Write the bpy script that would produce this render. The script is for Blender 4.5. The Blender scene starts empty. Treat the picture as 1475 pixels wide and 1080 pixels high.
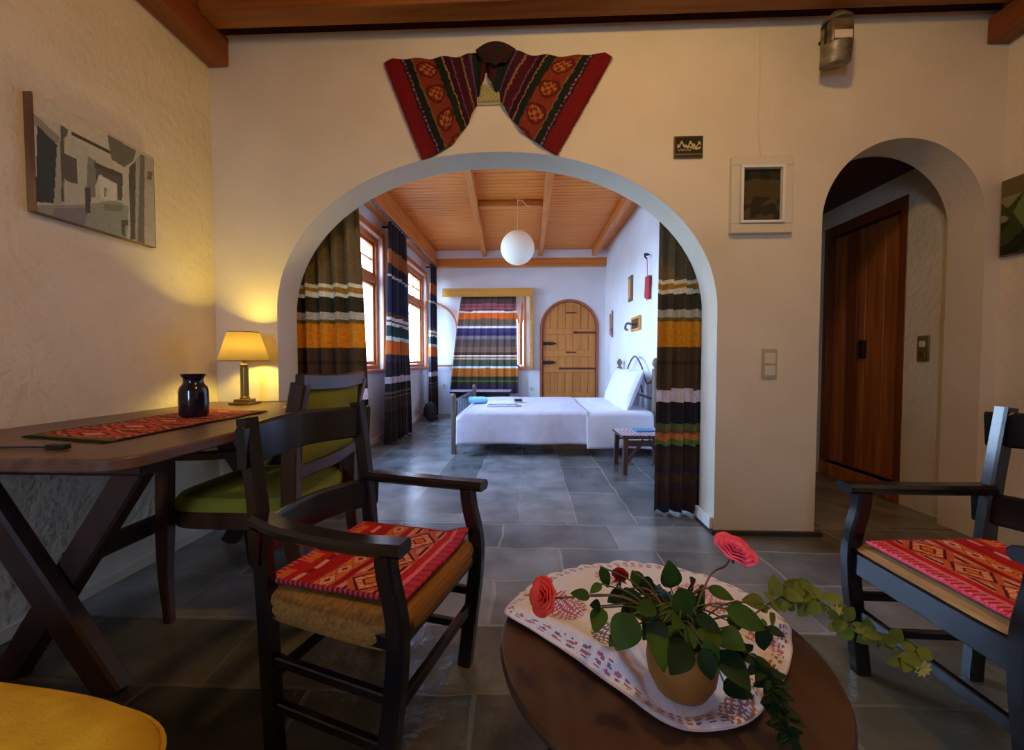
import bpy, math, random
from mathutils import Vector, Matrix, noise
R = math.radians
PI = math.pi
rnd = random.Random(7)
SC = bpy.context.scene
COL = SC.collection

# ------------------------------------------------------------------ colour + materials
def lin(c):
    if isinstance(c, str):
        c = tuple(int(c[i:i+2], 16) / 255 for i in (0, 2, 4))
    return tuple((x / 12.92) if x <= .04045 else ((x + .055) / 1.055) ** 2.4 for x in c)

MATS = {}
def newmat(name):
    m = bpy.data.materials.new(name)
    m.use_nodes = True
    nt = m.node_tree
    b = nt.nodes['Principled BSDF']
    MATS[name] = m
    return m, nt, b

def N(nt, t, **kw):
    n = nt.nodes.new(t)
    for k, v in kw.items():
        setattr(n, k, v)
    return n

def mat(name, c, rough=.6, metal=0, c2=None, nscale=8, stretch=(1, 1, 1), bump=0, bscale=60, contrast=(.35, .65), spec=.5, sheen=0, emit=None, estr=0, bdist=.01, detail=6, coat=0):
    m, nt, b = newmat(name)
    L = nt.links.new
    tc = N(nt, 'ShaderNodeTexCoord')
    mp = N(nt, 'ShaderNodeMapping')
    mp.inputs['Scale'].default_value = stretch
    L(tc.outputs['Object'], mp.inputs[0])
    c = lin(c)
    b.inputs['Roughness'].default_value = rough
    b.inputs['Metallic'].default_value = metal
    b.inputs['Specular IOR Level'].default_value = spec
    b.inputs['Sheen Weight'].default_value = sheen
    b.inputs['Coat Weight'].default_value = coat
    b.inputs['Coat Roughness'].default_value = .15
    if c2 is not None:
        n = N(nt, 'ShaderNodeTexNoise')
        n.inputs['Scale'].default_value = nscale
        n.inputs['Detail'].default_value = detail
        L(mp.outputs[0], n.inputs['Vector'])
        r = N(nt, 'ShaderNodeValToRGB')
        r.color_ramp.elements[0].position = contrast[0]
        r.color_ramp.elements[1].position = contrast[1]
        r.color_ramp.elements[0].color = (*c, 1)
        r.color_ramp.elements[1].color = (*lin(c2), 1)
        L(n.outputs['Fac'], r.inputs[0])
        L(r.outputs[0], b.inputs['Base Color'])
    else:
        b.inputs['Base Color'].default_value = (*c, 1)
    if bump:
        n2 = N(nt, 'ShaderNodeTexNoise')
        n2.inputs['Scale'].default_value = bscale
        n2.inputs['Detail'].default_value = 5
        L(mp.outputs[0], n2.inputs['Vector'])
        bp = N(nt, 'ShaderNodeBump')
        bp.inputs['Strength'].default_value = bump
        bp.inputs['Distance'].default_value = bdist
        L(n2.outputs['Fac'], bp.inputs['Height'])
        L(bp.outputs[0], b.inputs['Normal'])
    if emit:
        b.inputs['Emission Color'].default_value = (*lin(emit), 1)
        b.inputs['Emission Strength'].default_value = estr
    return m

def attrmat(name, rough=.85, bump=.3, bscale=400, sheen=.2, jitter=.25, trans=0):
    m, nt, b = newmat(name)
    L = nt.links.new
    a = N(nt, 'ShaderNodeAttribute', attribute_name='Col')
    tc = N(nt, 'ShaderNodeTexCoord')
    n = N(nt, 'ShaderNodeTexNoise')
    n.inputs['Scale'].default_value = bscale
    n.inputs['Detail'].default_value = 2
    L(tc.outputs['Object'], n.inputs['Vector'])
    mr = N(nt, 'ShaderNodeMapRange')
    mr.inputs[1].default_value = .3
    mr.inputs[2].default_value = .7
    mr.inputs[3].default_value = 1 - jitter
    mr.inputs[4].default_value = 1 + jitter
    L(n.outputs['Fac'], mr.inputs[0])
    vm = N(nt, 'ShaderNodeVectorMath', operation='SCALE')
    L(a.outputs['Color'], vm.inputs[0])
    L(mr.outputs[0], vm.inputs['Scale'])
    L(vm.outputs[0], b.inputs['Base Color'])
    b.inputs['Roughness'].default_value = rough
    b.inputs['Sheen Weight'].default_value = sheen
    b.inputs['Specular IOR Level'].default_value = .2
    bp = N(nt, 'ShaderNodeBump')
    bp.inputs['Strength'].default_value = bump
    bp.inputs['Distance'].default_value = .002
    L(n.outputs['Fac'], bp.inputs['Height'])
    L(bp.outputs[0], b.inputs['Normal'])
    if trans:
        out = nt.nodes['Material Output']
        tr = N(nt, 'ShaderNodeBsdfTranslucent')
        L(vm.outputs[0], tr.inputs[0])
        mx = N(nt, 'ShaderNodeMixShader')
        mx.inputs[0].default_value = trans
        L(b.outputs[0], mx.inputs[1]); L(tr.outputs[0], mx.inputs[2]); L(mx.outputs[0], out.inputs[0])
    return m

def wood(name, c1, c2, axis='X', rough=.45, scale=5, bump=.15, dark=None, coat=0):
    st = {'X': (.35, 6, 6), 'Y': (6, .35, 6), 'Z': (6, 6, .35)}[axis]
    return mat(name, c1, rough, c2=c2, nscale=scale, stretch=st, bump=bump, bscale=18, contrast=(.3, .7), bdist=.004, coat=coat)

mat('plaster_rough', 'e2d9c8', .9, c2='d8cebb', nscale=3, bump=.7, bscale=26, spec=.2, bdist=.013)
mat('plaster_smooth', 'e2d8c6', .85, c2='d8cdb8', nscale=2, bump=.35, bscale=30, spec=.2, bdist=.008)
mat('plaster_bed', 'ececf0', .85, c2='e4e3e8', nscale=2, bump=.2, bscale=25, spec=.2, bdist=.006)
wood('pine_board', 'ea8c30', 'd87420', 'X', .4, 6)
wood('pine_beam_y', 'dc8438', 'c06a28', 'Y', .45, 5)
wood('pine_beam_x', 'dc8436', 'bc6a28', 'X', .45, 5)
wood('beam_red_x', '965818', '744010', 'X', .5, 5)
wood('beam_red_y', '8a4c20', '6c3616', 'Y', .5, 5)
wood('window_wood', 'cf7a3a', 'b8642c', 'Z', .4, 5)
wood('pelmet_wood', 'd99a3c', 'c88430', 'X', .4, 5)
wood('door_pine', 'cc8438', 'b46a28', 'Z', .5, 5)
wood('door_frame', 'a85c3c', '964c30', 'Z', .5, 5)
wood('door_brown', 'b46c2e', '824418', 'Z', .4, 4)
wood('door_casing', '7c4016', '5c2c0e', 'Z', .4, 4)
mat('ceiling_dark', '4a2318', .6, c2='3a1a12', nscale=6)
mat('black_lacquer', '141317', .2, c2='1c1819', nscale=10, stretch=(1, 1, .3), bump=.08, bscale=40, spec=.55, bdist=.003)
mat('desk_top_wood', '6c4e3e', .36, c2='54392c', nscale=5, stretch=(6, .35, 6), bump=.12, bscale=18, bdist=.003)
mat('desk_leg_wood', '3a2420', .55, c2='281818', nscale=5, stretch=(3, 3, .6), bump=.12, bscale=18, bdist=.003)
mat('chair_walnut', '4a2a18', .35, c2='2e190f', nscale=6, stretch=(2, 2, .5), bump=.1, bscale=20, bdist=.003)
mat('green_fabric', '868330', .9, c2='747226', nscale=4, bump=.3, bscale=300, sheen=0, spec=.1, bdist=.002)
mat('yellow_fabric', 'e0c434', .9, c2='cca828', nscale=14, bump=.4, bscale=220, sheen=0, bdist=.003)
mat('rush', 'a8772e', .8, c2='7c5420', nscale=6, stretch=(20, 1, 20), bump=.6, bscale=30, bdist=.006)
mat('rush_pale', 'c09a5a', .8, c2='8c683a', nscale=6, stretch=(20, 1, 20), bump=.6, bscale=30, bdist=.006)
mat('table_dark', '4e3a2e', .3, c2='3e2a20', nscale=5, stretch=(5, .5, 5), bump=.05, bscale=20, spec=.5, bdist=.003)
mat('iron', '2a2426', .5, metal=.6)
mat('iron_brown', '4a2424', .5, metal=.3)
mat('brass', '9a7c3c', .3, metal=.9)
mat('tin', '9a927c', .45, metal=.6, c2='5c5442', nscale=18)
mat('steel_blue', '7a7c88', .35, metal=.8)
mat('navy_glaze', '0d1020', .12, c2='141022', nscale=5, spec=.7)
mat('terracotta', 'a06c2a', .6, c2='84521e', nscale=9, bump=.2, bscale=40, bdist=.003)
mat('soil', '2c2018', .95, bump=.8, bscale=80)
mat('leaf', '3f5c1e', .6, c2='2c4616', nscale=20, spec=.15)
mat('leaf_pale', '7a8234', .6, c2='4a5a22', nscale=14, spec=.15)
mat('leaf_dark', '20341a', .6, c2='182a12', nscale=20, spec=.15)
mat('stem', '4c5228', .6)
mat('stem_red', '70503a', .6)
mat('rose_pink', 'f2507c', .7, c2='ff7c9c', nscale=30, spec=.1)
mat('rose_coral', 'e83c30', .7, c2='f4604c', nscale=30, spec=.1)
mat('rose_red', '8c0c22', .5, c2='6a0a1c', nscale=30, spec=.1)
mat('flower_yellow', 'd8c060', .6)
mat('flower_blue', '4c88b0', .6)
mat('linen_white', 'dcdcea', .8, c2='e6e6f2', nscale=5, bump=.3, bscale=60, sheen=.2, bdist=.004)
mat('sheet_white', 'e0e2f2', .8, c2='eaecf8', nscale=5, bump=.15, bscale=20, sheen=.2, bdist=.01)
mat('waffle', 'd4d0e0', .85, c2='e0dcea', nscale=10, bump=.6, bscale=70, bdist=.008)
mat('towel_cyan', '8ad0e8', .9, bump=.4, bscale=200)
mat('bed_wood', '84705c', .5, c2='6a5646', nscale=6, stretch=(3, 3, .5))
mat('bed_iron', '5c5a6c', .4, metal=.5)
mat('switch_plate', 'b6a888', .4)
mat('switch_brass', '7c7040', .4, metal=.4)
mat('white_frame', 'd6cfbe', .45)
mat('white_paint', 'e6e4e0', .5)
mat('paper', 'e8e6e2', .8, c2='cfcac8', nscale=60)
mat('black_plastic', '181414', .4)
mat('cord', '2c2622', .6)
mat('cord_white', 'd8ccb0', .6)
mat('bulb_white', 'f6f2ea', .5, emit='fff4e0', estr=.15)
mat('red_cloth', 'b02c34', .8)
mat('rod_wood', 'b46a40', .4)
mat('grout', '3a3834', .9)
mat('slate_skirt', '33312c', .6, c2='26241f', nscale=8)
mat('outdoor_ground', 'b8b4a4', .9, c2='9c9a88', nscale=3)
mat('bark', '5a4632', .9)
mat('foliage_out', '5c8a34', .6, c2='7ca040', nscale=6)
mat('mirror', 'c8c8c8', .05, metal=1)
attrmat('woven', sheen=0)
attrmat('curtain_cloth', trans=.28, bscale=300, jitter=.2)
attrmat('print', rough=.6, bump=.03, bscale=50, sheen=0, jitter=.06)
attrmat('embroidery', bump=.25, bscale=250, jitter=.08)

# window glass: see-through with a Fresnel reflection
def glassmat(name, tint=(1, 1, 1)):
    m, nt, b = newmat(name)
    L = nt.links.new
    out = nt.nodes['Material Output']
    t = N(nt, 'ShaderNodeBsdfTransparent'); t.inputs[0].default_value = (*tint, 1)
    g = N(nt, 'ShaderNodeBsdfGlossy'); g.inputs['Roughness'].default_value = .02
    f = N(nt, 'ShaderNodeFresnel'); f.inputs[0].default_value = 1.45
    mx = N(nt, 'ShaderNodeMixShader')
    ge = N(nt, 'ShaderNodeNewGeometry'); iv = N(nt, 'ShaderNodeMath', operation='SUBTRACT'); iv.inputs[0].default_value = 1
    L(ge.outputs['Backfacing'], iv.inputs[1]); mm = N(nt, 'ShaderNodeMath', operation='MULTIPLY'); L(iv.outputs[0], mm.inputs[0]); L(f.outputs[0], mm.inputs[1])
    L(mm.outputs[0], mx.inputs[0]); L(t.outputs[0], mx.inputs[1]); L(g.outputs[0], mx.inputs[2]); L(mx.outputs[0], out.inputs[0])
    nt.nodes.remove(b)
glassmat('pane_glass')

# lamp shade cloth: lets the bulb's light through
def shademat():
    m, nt, b = newmat('shade_cloth')
    L = nt.links.new
    out = nt.nodes['Material Output']
    t = N(nt, 'ShaderNodeBsdfTranslucent'); t.inputs[0].default_value = (*lin('fff2c0'), 1)
    d = N(nt, 'ShaderNodeBsdfDiffuse'); d.inputs[0].default_value = (*lin('f0dca0'), 1)
    mx = N(nt, 'ShaderNodeMixShader'); mx.inputs[0].default_value = .85
    L(d.outputs[0], mx.inputs[1]); L(t.outputs[0], mx.inputs[2]); L(mx.outputs[0], out.inputs[0])
    nt.nodes.remove(b)
shademat()

def slate():
    m, nt, b = newmat('slate_floor')
    L = nt.links.new
    tc = N(nt, 'ShaderNodeTexCoord')
    dn = N(nt, 'ShaderNodeTexNoise'); dn.inputs['Scale'].default_value = 3.5
    L(tc.outputs['Object'], dn.inputs['Vector'])
    sub = N(nt, 'ShaderNodeVectorMath', operation='SUBTRACT'); sub.inputs[1].default_value = (.5, .5, .5)
    L(dn.outputs['Color'], sub.inputs[0])
    sc = N(nt, 'ShaderNodeVectorMath', operation='SCALE'); sc.inputs['Scale'].default_value = .055
    L(sub.outputs[0], sc.inputs[0])
    ad = N(nt, 'ShaderNodeVectorMath', operation='ADD')
    L(tc.outputs['Object'], ad.inputs[0]); L(sc.outputs[0], ad.inputs[1])
    def brick(rot, w, h, sq, off):
        mp = N(nt, 'ShaderNodeMapping'); mp.inputs['Rotation'].default_value = (0, 0, rot); mp.inputs['Location'].default_value = (off, off * .6, 0)
        L(ad.outputs[0], mp.inputs[0])
        br = N(nt, 'ShaderNodeTexBrick', offset=.37, squash=sq, squash_frequency=3)
        br.inputs['Scale'].default_value = 1
        br.inputs['Brick Width'].default_value = w
        br.inputs['Row Height'].default_value = h
        br.inputs['Mortar Size'].default_value = .008
        br.inputs['Mortar Smooth'].default_value = .3
        br.inputs['Bias'].default_value = 0
        br.inputs['Color1'].default_value = (*lin('686c6e'), 1)
        br.inputs['Color2'].default_value = (*lin('989a9a'), 1)
        br.inputs['Mortar'].default_value = (*lin('a09e98'), 1)
        L(mp.outputs[0], br.inputs['Vector'])
        return br
    b1 = brick(PI / 2, .72, .36, 1.3, .1)
    b2 = brick(0, .62, .31, .8, .15)
    sx = N(nt, 'ShaderNodeSeparateXYZ'); L(tc.outputs['Object'], sx.inputs[0])
    gt = N(nt, 'ShaderNodeMath', operation='GREATER_THAN'); gt.inputs[1].default_value = 2.42
    L(sx.outputs['Y'], gt.inputs[0])
    mc = N(nt, 'ShaderNodeMix', data_type='RGBA'); L(gt.outputs[0], mc.inputs[0])
    L(b2.outputs['Color'], mc.inputs[6]); L(b1.outputs['Color'], mc.inputs[7])
    mf = N(nt, 'ShaderNodeMix', data_type='FLOAT'); L(gt.outputs[0], mf.inputs[0])
    L(b2.outputs['Fac'], mf.inputs[2]); L(b1.outputs['Fac'], mf.inputs[3])
    n = N(nt, 'ShaderNodeTexNoise'); n.inputs['Scale'].default_value = 4; n.inputs['Detail'].default_value = 8
    L(tc.outputs['Object'], n.inputs['Vector'])
    r = N(nt, 'ShaderNodeValToRGB')
    r.color_ramp.elements[0].position = .3; r.color_ramp.elements[0].color = (.42, .45, .42, 1)
    r.color_ramp.elements[1].position = .7; r.color_ramp.elements[1].color = (1.05, 1.0, .98, 1)
    L(n.outputs['Fac'], r.inputs[0])
    mu = N(nt, 'ShaderNodeMix', data_type='RGBA', blend_type='MULTIPLY'); mu.inputs[0].default_value = 1
    L(mc.outputs[2], mu.inputs[6]); L(r.outputs[0], mu.inputs[7])
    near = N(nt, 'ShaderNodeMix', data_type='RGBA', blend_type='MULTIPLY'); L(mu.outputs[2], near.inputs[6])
    near.inputs[7].default_value = (.50, .48, .36, 1)  # olive-dark multiply near the camera: dim light there painted into the stone
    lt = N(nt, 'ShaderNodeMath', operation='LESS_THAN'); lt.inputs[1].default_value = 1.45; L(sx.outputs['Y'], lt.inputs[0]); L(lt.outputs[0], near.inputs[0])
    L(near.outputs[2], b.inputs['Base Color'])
    b.inputs['Roughness'].default_value = .27
    b.inputs['Specular IOR Level'].default_value = .5
    n2 = N(nt, 'ShaderNodeTexNoise'); n2.inputs['Scale'].default_value = 13; n2.inputs['Detail'].default_value = 5
    L(tc.outputs['Object'], n2.inputs['Vector'])
    # rougher, hand-split stones in the sitting room
    mr = N(nt, 'ShaderNodeMapRange'); mr.inputs[1].default_value = 1.9; mr.inputs[2].default_value = 1.2
    mr.inputs[3].default_value = .22; mr.inputs[4].default_value = 1.5
    L(sx.outputs['Y'], mr.inputs[0])
    ml = N(nt, 'ShaderNodeMath', operation='MULTIPLY'); L(n2.outputs['Fac'], ml.inputs[0]); L(mr.outputs[0], ml.inputs[1])
    sb = N(nt, 'ShaderNodeMath', operation='SUBTRACT'); L(ml.outputs[0], sb.inputs[0])
    m3 = N(nt, 'ShaderNodeMath', operation='MULTIPLY'); m3.inputs[1].default_value = .35
    L(mf.outputs[0], m3.inputs[0]); L(m3.outputs[0], sb.inputs[1])
    bp = N(nt, 'ShaderNodeBump'); bp.inputs['Strength'].default_value = .6; bp.inputs['Distance'].default_value = .012
    L(sb.outputs[0], bp.inputs['Height']); L(bp.outputs[0], b.inputs['Normal'])
slate()

# ------------------------------------------------------------------ mesh collector
class MB:
    def __init__(s):
        s.v = []; s.f = []; s.c = []
    def add(s, vs, fs, col=None):
        o = len(s.v); s.v += [tuple(p) for p in vs]
        for i, f in enumerate(fs):
            s.f.append(tuple(o + k for k in f))
            s.c.append(col[i] if isinstance(col, list) else col)
        return s
    def box(s, c, d, rot=None, col=None):
        x, y, z = (k / 2 for k in d)
        vs = [Vector((a * x, b * y, e * z)) for a in (-1, 1) for b in (-1, 1) for e in (-1, 1)]
        if rot:
            M = rot if isinstance(rot, Matrix) else Matrix.Rotation(rot, 3, 'Z')
            vs = [M @ p for p in vs]
        vs = [p + Vector(c) for p in vs]
        return s.add(vs, [(0, 1, 3, 2), (4, 6, 7, 5), (0, 4, 5, 1), (2, 3, 7, 6), (0, 2, 6, 4), (1, 5, 7, 3)], col)
    def box2(s, a, b, col=None):
        return s.box([(a[i] + b[i]) / 2 for i in range(3)], [abs(a[i] - b[i]) for i in range(3)], None, col)
    def sweep(s, pts, ring, up=(0, 0, 1), closed=False, col=None, scales=None, cap=True):
        pts = [Vector(p) for p in pts]; n = len(pts); m = len(ring); vs = []
        up = Vector(up)
        for i, p in enumerate(pts):
            if closed: t = (pts[(i + 1) % n] - pts[i - 1])
            else: t = pts[min(i + 1, n - 1)] - pts[max(i - 1, 0)]
            t.normalize()
            u = up
            if abs(t.dot(u)) > .98: u = Vector((1, 0, 0)) if abs(t.x) < .9 else Vector((0, 1, 0))
            a = t.cross(u).normalized(); b = a.cross(t).normalized()
            k = scales[i] if scales else 1
            kx, ky = k if isinstance(k, tuple) else (k, k)
            for (x, y) in ring: vs.append(p + a * x * kx + b * y * ky)
        fs = []
        for i in range(n if closed else n - 1):
            j = (i + 1) % n
            for q in range(m):
                r = (q + 1) % m
                fs.append((i * m + q, i * m + r, j * m + r, j * m + q))
        if not closed and cap:
            fs.append(tuple(range(m - 1, -1, -1))); fs.append(tuple((n - 1) * m + q for q in range(m)))
        return s.add(vs, fs, col)
    def tube(s, pts, r, n=10, closed=False, col=None, scales=None):
        return s.sweep(pts, [(r * math.cos(2 * PI * k / n), r * math.sin(2 * PI * k / n)) for k in range(n)], closed=closed, col=col, scales=scales)
    def bar(s, pts, w, h, up=(0, 0, 1), col=None, scales=None, ch=.15):
        k = min(w, h) * ch; x, y = w / 2, h / 2
        ring = [(-x + k, -y), (x - k, -y), (x, -y + k), (x, y - k), (x - k, y), (-x + k, y), (-x, y - k), (-x, -y + k)]
        return s.sweep(pts, ring, up=up, col=col, scales=scales)
    def lathe(s, prof, c=(0, 0, 0), n=28, col=None, caps=True):
        vs = []; m = len(prof)
        for (r, z) in prof:
            for k in range(n):
                a = 2 * PI * k / n
                vs.append((c[0] + r * math.cos(a), c[1] + r * math.sin(a), c[2] + z))
        fs = [(i * n + k, i * n + (k + 1) % n, (i + 1) * n + (k + 1) % n, (i + 1) * n + k) for i in range(m - 1) for k in range(n)]
        if caps:
            fs.append(tuple(range(n - 1, -1, -1))); fs.append(tuple((m - 1) * n + k for k in range(n)))
        return s.add(vs, fs, col)
    def prism(s, poly, a, b, axis='y', col=None):
        """2D polygon extruded from a to b along an axis (poly in the other two coordinates)."""
        def P(u, w, t): return {'y': (u, t, w), 'x': (t, u, w), 'z': (u, w, t)}[axis]
        n = len(poly)
        vs = [P(u, w, a) for u, w in poly] + [P(u, w, b) for u, w in poly]
        fs = [tuple(range(n)), tuple(range(2 * n - 1, n - 1, -1))] + [(i, (i + 1) % n, n + (i + 1) % n, n + i) for i in range(n)]
        return s.add(vs, fs, col)
    def grid(s, nu, nv, fn, cf=None):
        vs = [fn(i / nu, j / nv) for j in range(nv + 1) for i in range(nu + 1)]
        fs = []; cs = []
        for j in range(nv):
            for i in range(nu):
                a = j * (nu + 1) + i
                fs.append((a, a + 1, a + nu + 2, a + nu + 1))
                cs.append(cf((i + .5) / nu, (j + .5) / nv) if cf else None)
        return s.add(vs, fs, cs)
    def sphere(s, c, r, n=16, m=10, sc=(1, 1, 1), col=None):
        vs = [(c[0], c[1], c[2] - r * sc[2])]
        for j in range(1, m):
            t = -PI / 2 + PI * j / m
            for k in range(n):
                a = 2 * PI * k / n
                vs.append((c[0] + r * sc[0] * math.cos(t) * math.cos(a), c[1] + r * sc[1] * math.cos(t) * math.sin(a), c[2] + r * sc[2] * math.sin(t)))
        vs.append((c[0], c[1], c[2] + r * sc[2]))
        fs = [(0, 1 + (k + 1) % n, 1 + k) for k in range(n)]
        for j in range(m - 2):
            o = 1 + j * n
            fs += [(o + k, o + (k + 1) % n, o + n + (k + 1) % n, o + n + k) for k in range(n)]
        o = 1 + (m - 2) * n
        fs += [(o + k, o + (k + 1) % n, len(vs) - 1) for k in range(n)]
        return s.add(vs, fs, col)
    def build(s, name, m, parent=None, bevel=0, seg=2, solid=0, sub=0, loc=None, angle=35, fix=True, offset=0):
        me = bpy.data.meshes.new(name)
        me.from_pydata(s.v, [], s.f)
        if any(c is not None for c in s.c):
            at = me.color_attributes.new('Col', 'FLOAT_COLOR', 'CORNER')
            buf = []
            for p in me.polygons:
                c = s.c[p.index] or (.5, .5, .5)
                buf += [c[0], c[1], c[2], 1.0] * p.loop_total
            at.data.foreach_set('color', buf)
        for ma in (m if isinstance(m, (list, tuple)) else [m]): me.materials.append(MATS[ma])
        if fix:
            import bmesh
            bm = bmesh.new(); bm.from_mesh(me); bmesh.ops.recalc_face_normals(bm, faces=bm.faces); bm.to_mesh(me); bm.free()
        me.polygons.foreach_set('use_smooth', [True] * len(me.polygons))
        me.set_sharp_from_angle(angle=R(angle))
        o = bpy.data.objects.new(name, me); COL.objects.link(o)
        if loc is not None: o.location = loc
        if parent: o.parent = parent
        if bevel:
            b = o.modifiers.new('b', 'BEVEL'); b.width = bevel; b.segments = seg; b.limit_method = 'ANGLE'; b.angle_limit = R(40)
        if solid:
            b = o.modifiers.new('s', 'SOLIDIFY'); b.thickness = solid; b.offset = offset
        if sub:
            b = o.modifiers.new('u', 'SUBSURF'); b.levels = sub; b.render_levels = sub
        return o

def tag(o, label=None, cat=None, group=None, kind=None):
    if label: o['label'] = label
    if cat: o['category'] = cat
    if group: o['group'] = group
    if kind: o['kind'] = kind
    return o
def thing(name, label, cat, loc=(0, 0, 0), rz=0, group=None):
    o = bpy.data.objects.new(name, None); COL.objects.link(o)
    o.location = loc; o.rotation_euler = (0, 0, rz); o.empty_display_size = .1
    return tag(o, label, cat, group)
def struct(o): o['kind'] = 'structure'; return o
def copy_tree(o, parent=None):
    c = o.copy(); COL.objects.link(c)
    if parent: c.parent = parent
    for ch in [x for x in bpy.data.objects if x.parent == o]: copy_tree(ch, c)
    return c
def cr(pts, n=8):
    """Catmull-Rom through points."""
    P = [Vector(p) for p in pts]; P = [2 * P[0] - P[1]] + P + [2 * P[-1] - P[-2]]; out = []
    for i in range(1, len(P) - 2):
        for k in range(n):
            t = k / n
            out.append(.5 * ((2 * P[i]) + (P[i + 1] - P[i - 1]) * t + (2 * P[i - 1] - 5 * P[i] + 4 * P[i + 1] - P[i + 2]) * t * t + (3 * P[i] - P[i - 1] - 3 * P[i + 1] + P[i + 2]) * t ** 3))
    out.append(P[-2]); return out

# ------------------------------------------------------------------ dimensions of the house
XL, XR = -1.83, 2.55          # sitting room side walls (the left one runs on through the bedroom)
YA, YB = 2.30, 2.50           # arched partition, front and back face
YF = 7.40                     # bedroom far wall
XBR = 1.40                    # bedroom right wall
YBACK = -2.3                  # sitting room wall behind
ZC, ZCB, ZCC = 3.25, 2.98, 2.25

# ------------------------------------------------------------------ floor, walls
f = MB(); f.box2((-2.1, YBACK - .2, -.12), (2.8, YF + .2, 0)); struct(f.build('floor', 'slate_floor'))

def holed_wall(name, matn, axis, a0, a1, t0, t1, z1, holes, bevel=0):
    """Wall along one axis from a0 to a1, thickness t0..t1; holes = [(h0,h1,zlo,fn_top)], fn_top(a)->z top curve."""
    m = MB()
    cuts = [a0]
    segs = []
    pos = a0
    for (h0, h1, zlo, top, arc) in holes:
        segs.append((pos, h0, None)); segs.append((h0, h1, (zlo, top, arc))); pos = h1
    segs.append((pos, a1, None))
    def P(a, t, z): return (a, t, z) if axis == 'x' else (t, a, z)
    def quad(a, b, c, d): m.add([a, b, c, d], [(0, 1, 2, 3)])
    for (s0, s1, h) in segs:
        if s1 - s0 < 1e-6: continue
        if h is None:
            for t in (t0, t1): quad(P(s0, t, 0), P(s1, t, 0), P(s1, t, z1), P(s0, t, z1))
            quad(P(s0, t0, 0), P(s1, t0, 0), P(s1, t1, 0), P(s0, t1, 0)); quad(P(s0, t0, z1), P(s1, t0, z1), P(s1, t1, z1), P(s0, t1, z1))
        else:
            zlo, top, arc = h
            n = 48 if arc else 1
            if arc: xs = [(s0 + s1) / 2 - (s1 - s0) / 2 * math.cos(PI * k / n) for k in range(n + 1)]
            else: xs = [s0, s1]
            for i in range(n):
                a, b = xs[i], xs[i + 1]; za, zb = top(a), top(b)
                for t in (t0, t1):
                    quad(P(a, t, za), P(b, t, zb), P(b, t, z1), P(a, t, z1))
                    if zlo > 0: quad(P(a, t, 0), P(b, t, 0), P(b, t, zlo), P(a, t, zlo))
                quad(P(a, t0, za), P(b, t0, zb), P(b, t1, zb), P(a, t1, za))
                quad(P(a, t0, z1), P(b, t0, z1), P(b, t1, z1), P(a, t1, z1))
                if zlo > 0: quad(P(a, t0, zlo), P(b, t0, zlo), P(b, t1, zlo), P(a, t1, zlo))
            # jambs
            for a in (s0, s1): quad(P(a, t0, zlo), P(a, t1, zlo), P(a, t1, top(a)), P(a, t0, top(a)))
    for a in (a0, a1): quad(P(a, t0, 0), P(a, t1, 0), P(a, t1, z1), P(a, t0, z1))
    # weld
    import bmesh
    o = m.build(name, matn, fix=False, angle=30)
    bm = bmesh.new(); bm.from_mesh(o.data); bmesh.ops.remove_doubles(bm, verts=bm.verts, dist=1e-5)
    bmesh.ops.recalc_face_normals(bm, faces=bm.faces)
    bmesh.ops.dissolve_limit(bm, angle_limit=R(.5), verts=bm.verts, edges=bm.edges); bm.to_mesh(o.data); bm.free()
    o.data.set_sharp_from_angle(angle=R(30))
    if bevel:
        b = o.modifiers.new('b', 'BEVEL'); b.width = bevel; b.segments = 3; b.limit_method = 'ANGLE'; b.angle_limit = R(60)
    return struct(o)

AX0, AX1 = -1.46, 1.055
def arch_top(x):
    c = (AX0 + AX1) / 2; h = (AX1 - AX0) / 2; u = min(1, abs(x - c) / h)
    return 1.26 + .895 * (1 - u ** 2.12) ** (1 / 2.05)
SX0, SX1 = 1.61, 2.47
def small_top(x):
    c = (SX0 + SX1) / 2; h = (SX1 - SX0) / 2; u = min(1, abs(x - c) / h)
    return 1.74 + .445 * math.sqrt(max(0, 1 - u * u))
holed_wall('wall_arch', 'plaster_smooth', 'x', XL, XR, YA, YB, 2.84, [(AX0, AX1, 0, arch_top, 1), (SX0, SX1, 0, small_top, 1)], bevel=.012)
flat = lambda z: (lambda a: z)
W1, W2 = (3.20, 5.02), (5.42, 7.18)
WZ0, WZ1 = .88, 2.50
holed_wall('wall_left', 'plaster_rough', 'y', YBACK, YB, XL - .25, XL, ZC, [])
holed_wall('wall_bedroom_left', 'plaster_bed', 'y', YB, YF + .2, XL - .25, XL, ZC, [(W1[0], W1[1], WZ0, flat(WZ1), 0), (W2[0], W2[1], WZ0, flat(WZ1), 0)])
BWX0, BWX1 = -1.30, -.14
def bw_top(x):
    c = (BWX0 + BWX1) / 2; h = (BWX1 - BWX0) / 2; u = min(1, abs(x - c) / h)
    return 1.62 + .52 * math.sqrt(max(0, 1 - u * u))
DX0, DX1 = .22, 1.28
def door_top(x):
    c = (DX0 + DX1) / 2; h = (DX1 - DX0) / 2; u = min(1, abs(x - c) / h)
    return 1.57 + .53 * math.sqrt(max(0, 1 - u * u))
holed_wall('wall_bedroom_back', 'plaster_bed', 'x', XL, XBR, YF, YF + .2, ZC, [(BWX0, BWX1, .86, bw_top, 1), (DX0, DX1, 0, door_top, 1)])
holed_wall('wall_bedroom_right', 'plaster_bed', 'y', YB, YF + .2, XBR, XBR + .2, ZC, [])
CD0, CD1 = 2.84, 3.60
holed_wall('wall_right', 'plaster_rough', 'y', YBACK, 3.85, XR, XR + .2, ZC, [(CD0, CD1, .12, flat(2.10), 0)])
holed_wall('wall_corridor', 'plaster_smooth', 'x', 1.60, XR, 3.66, 3.85, 2.5, [])
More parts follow.
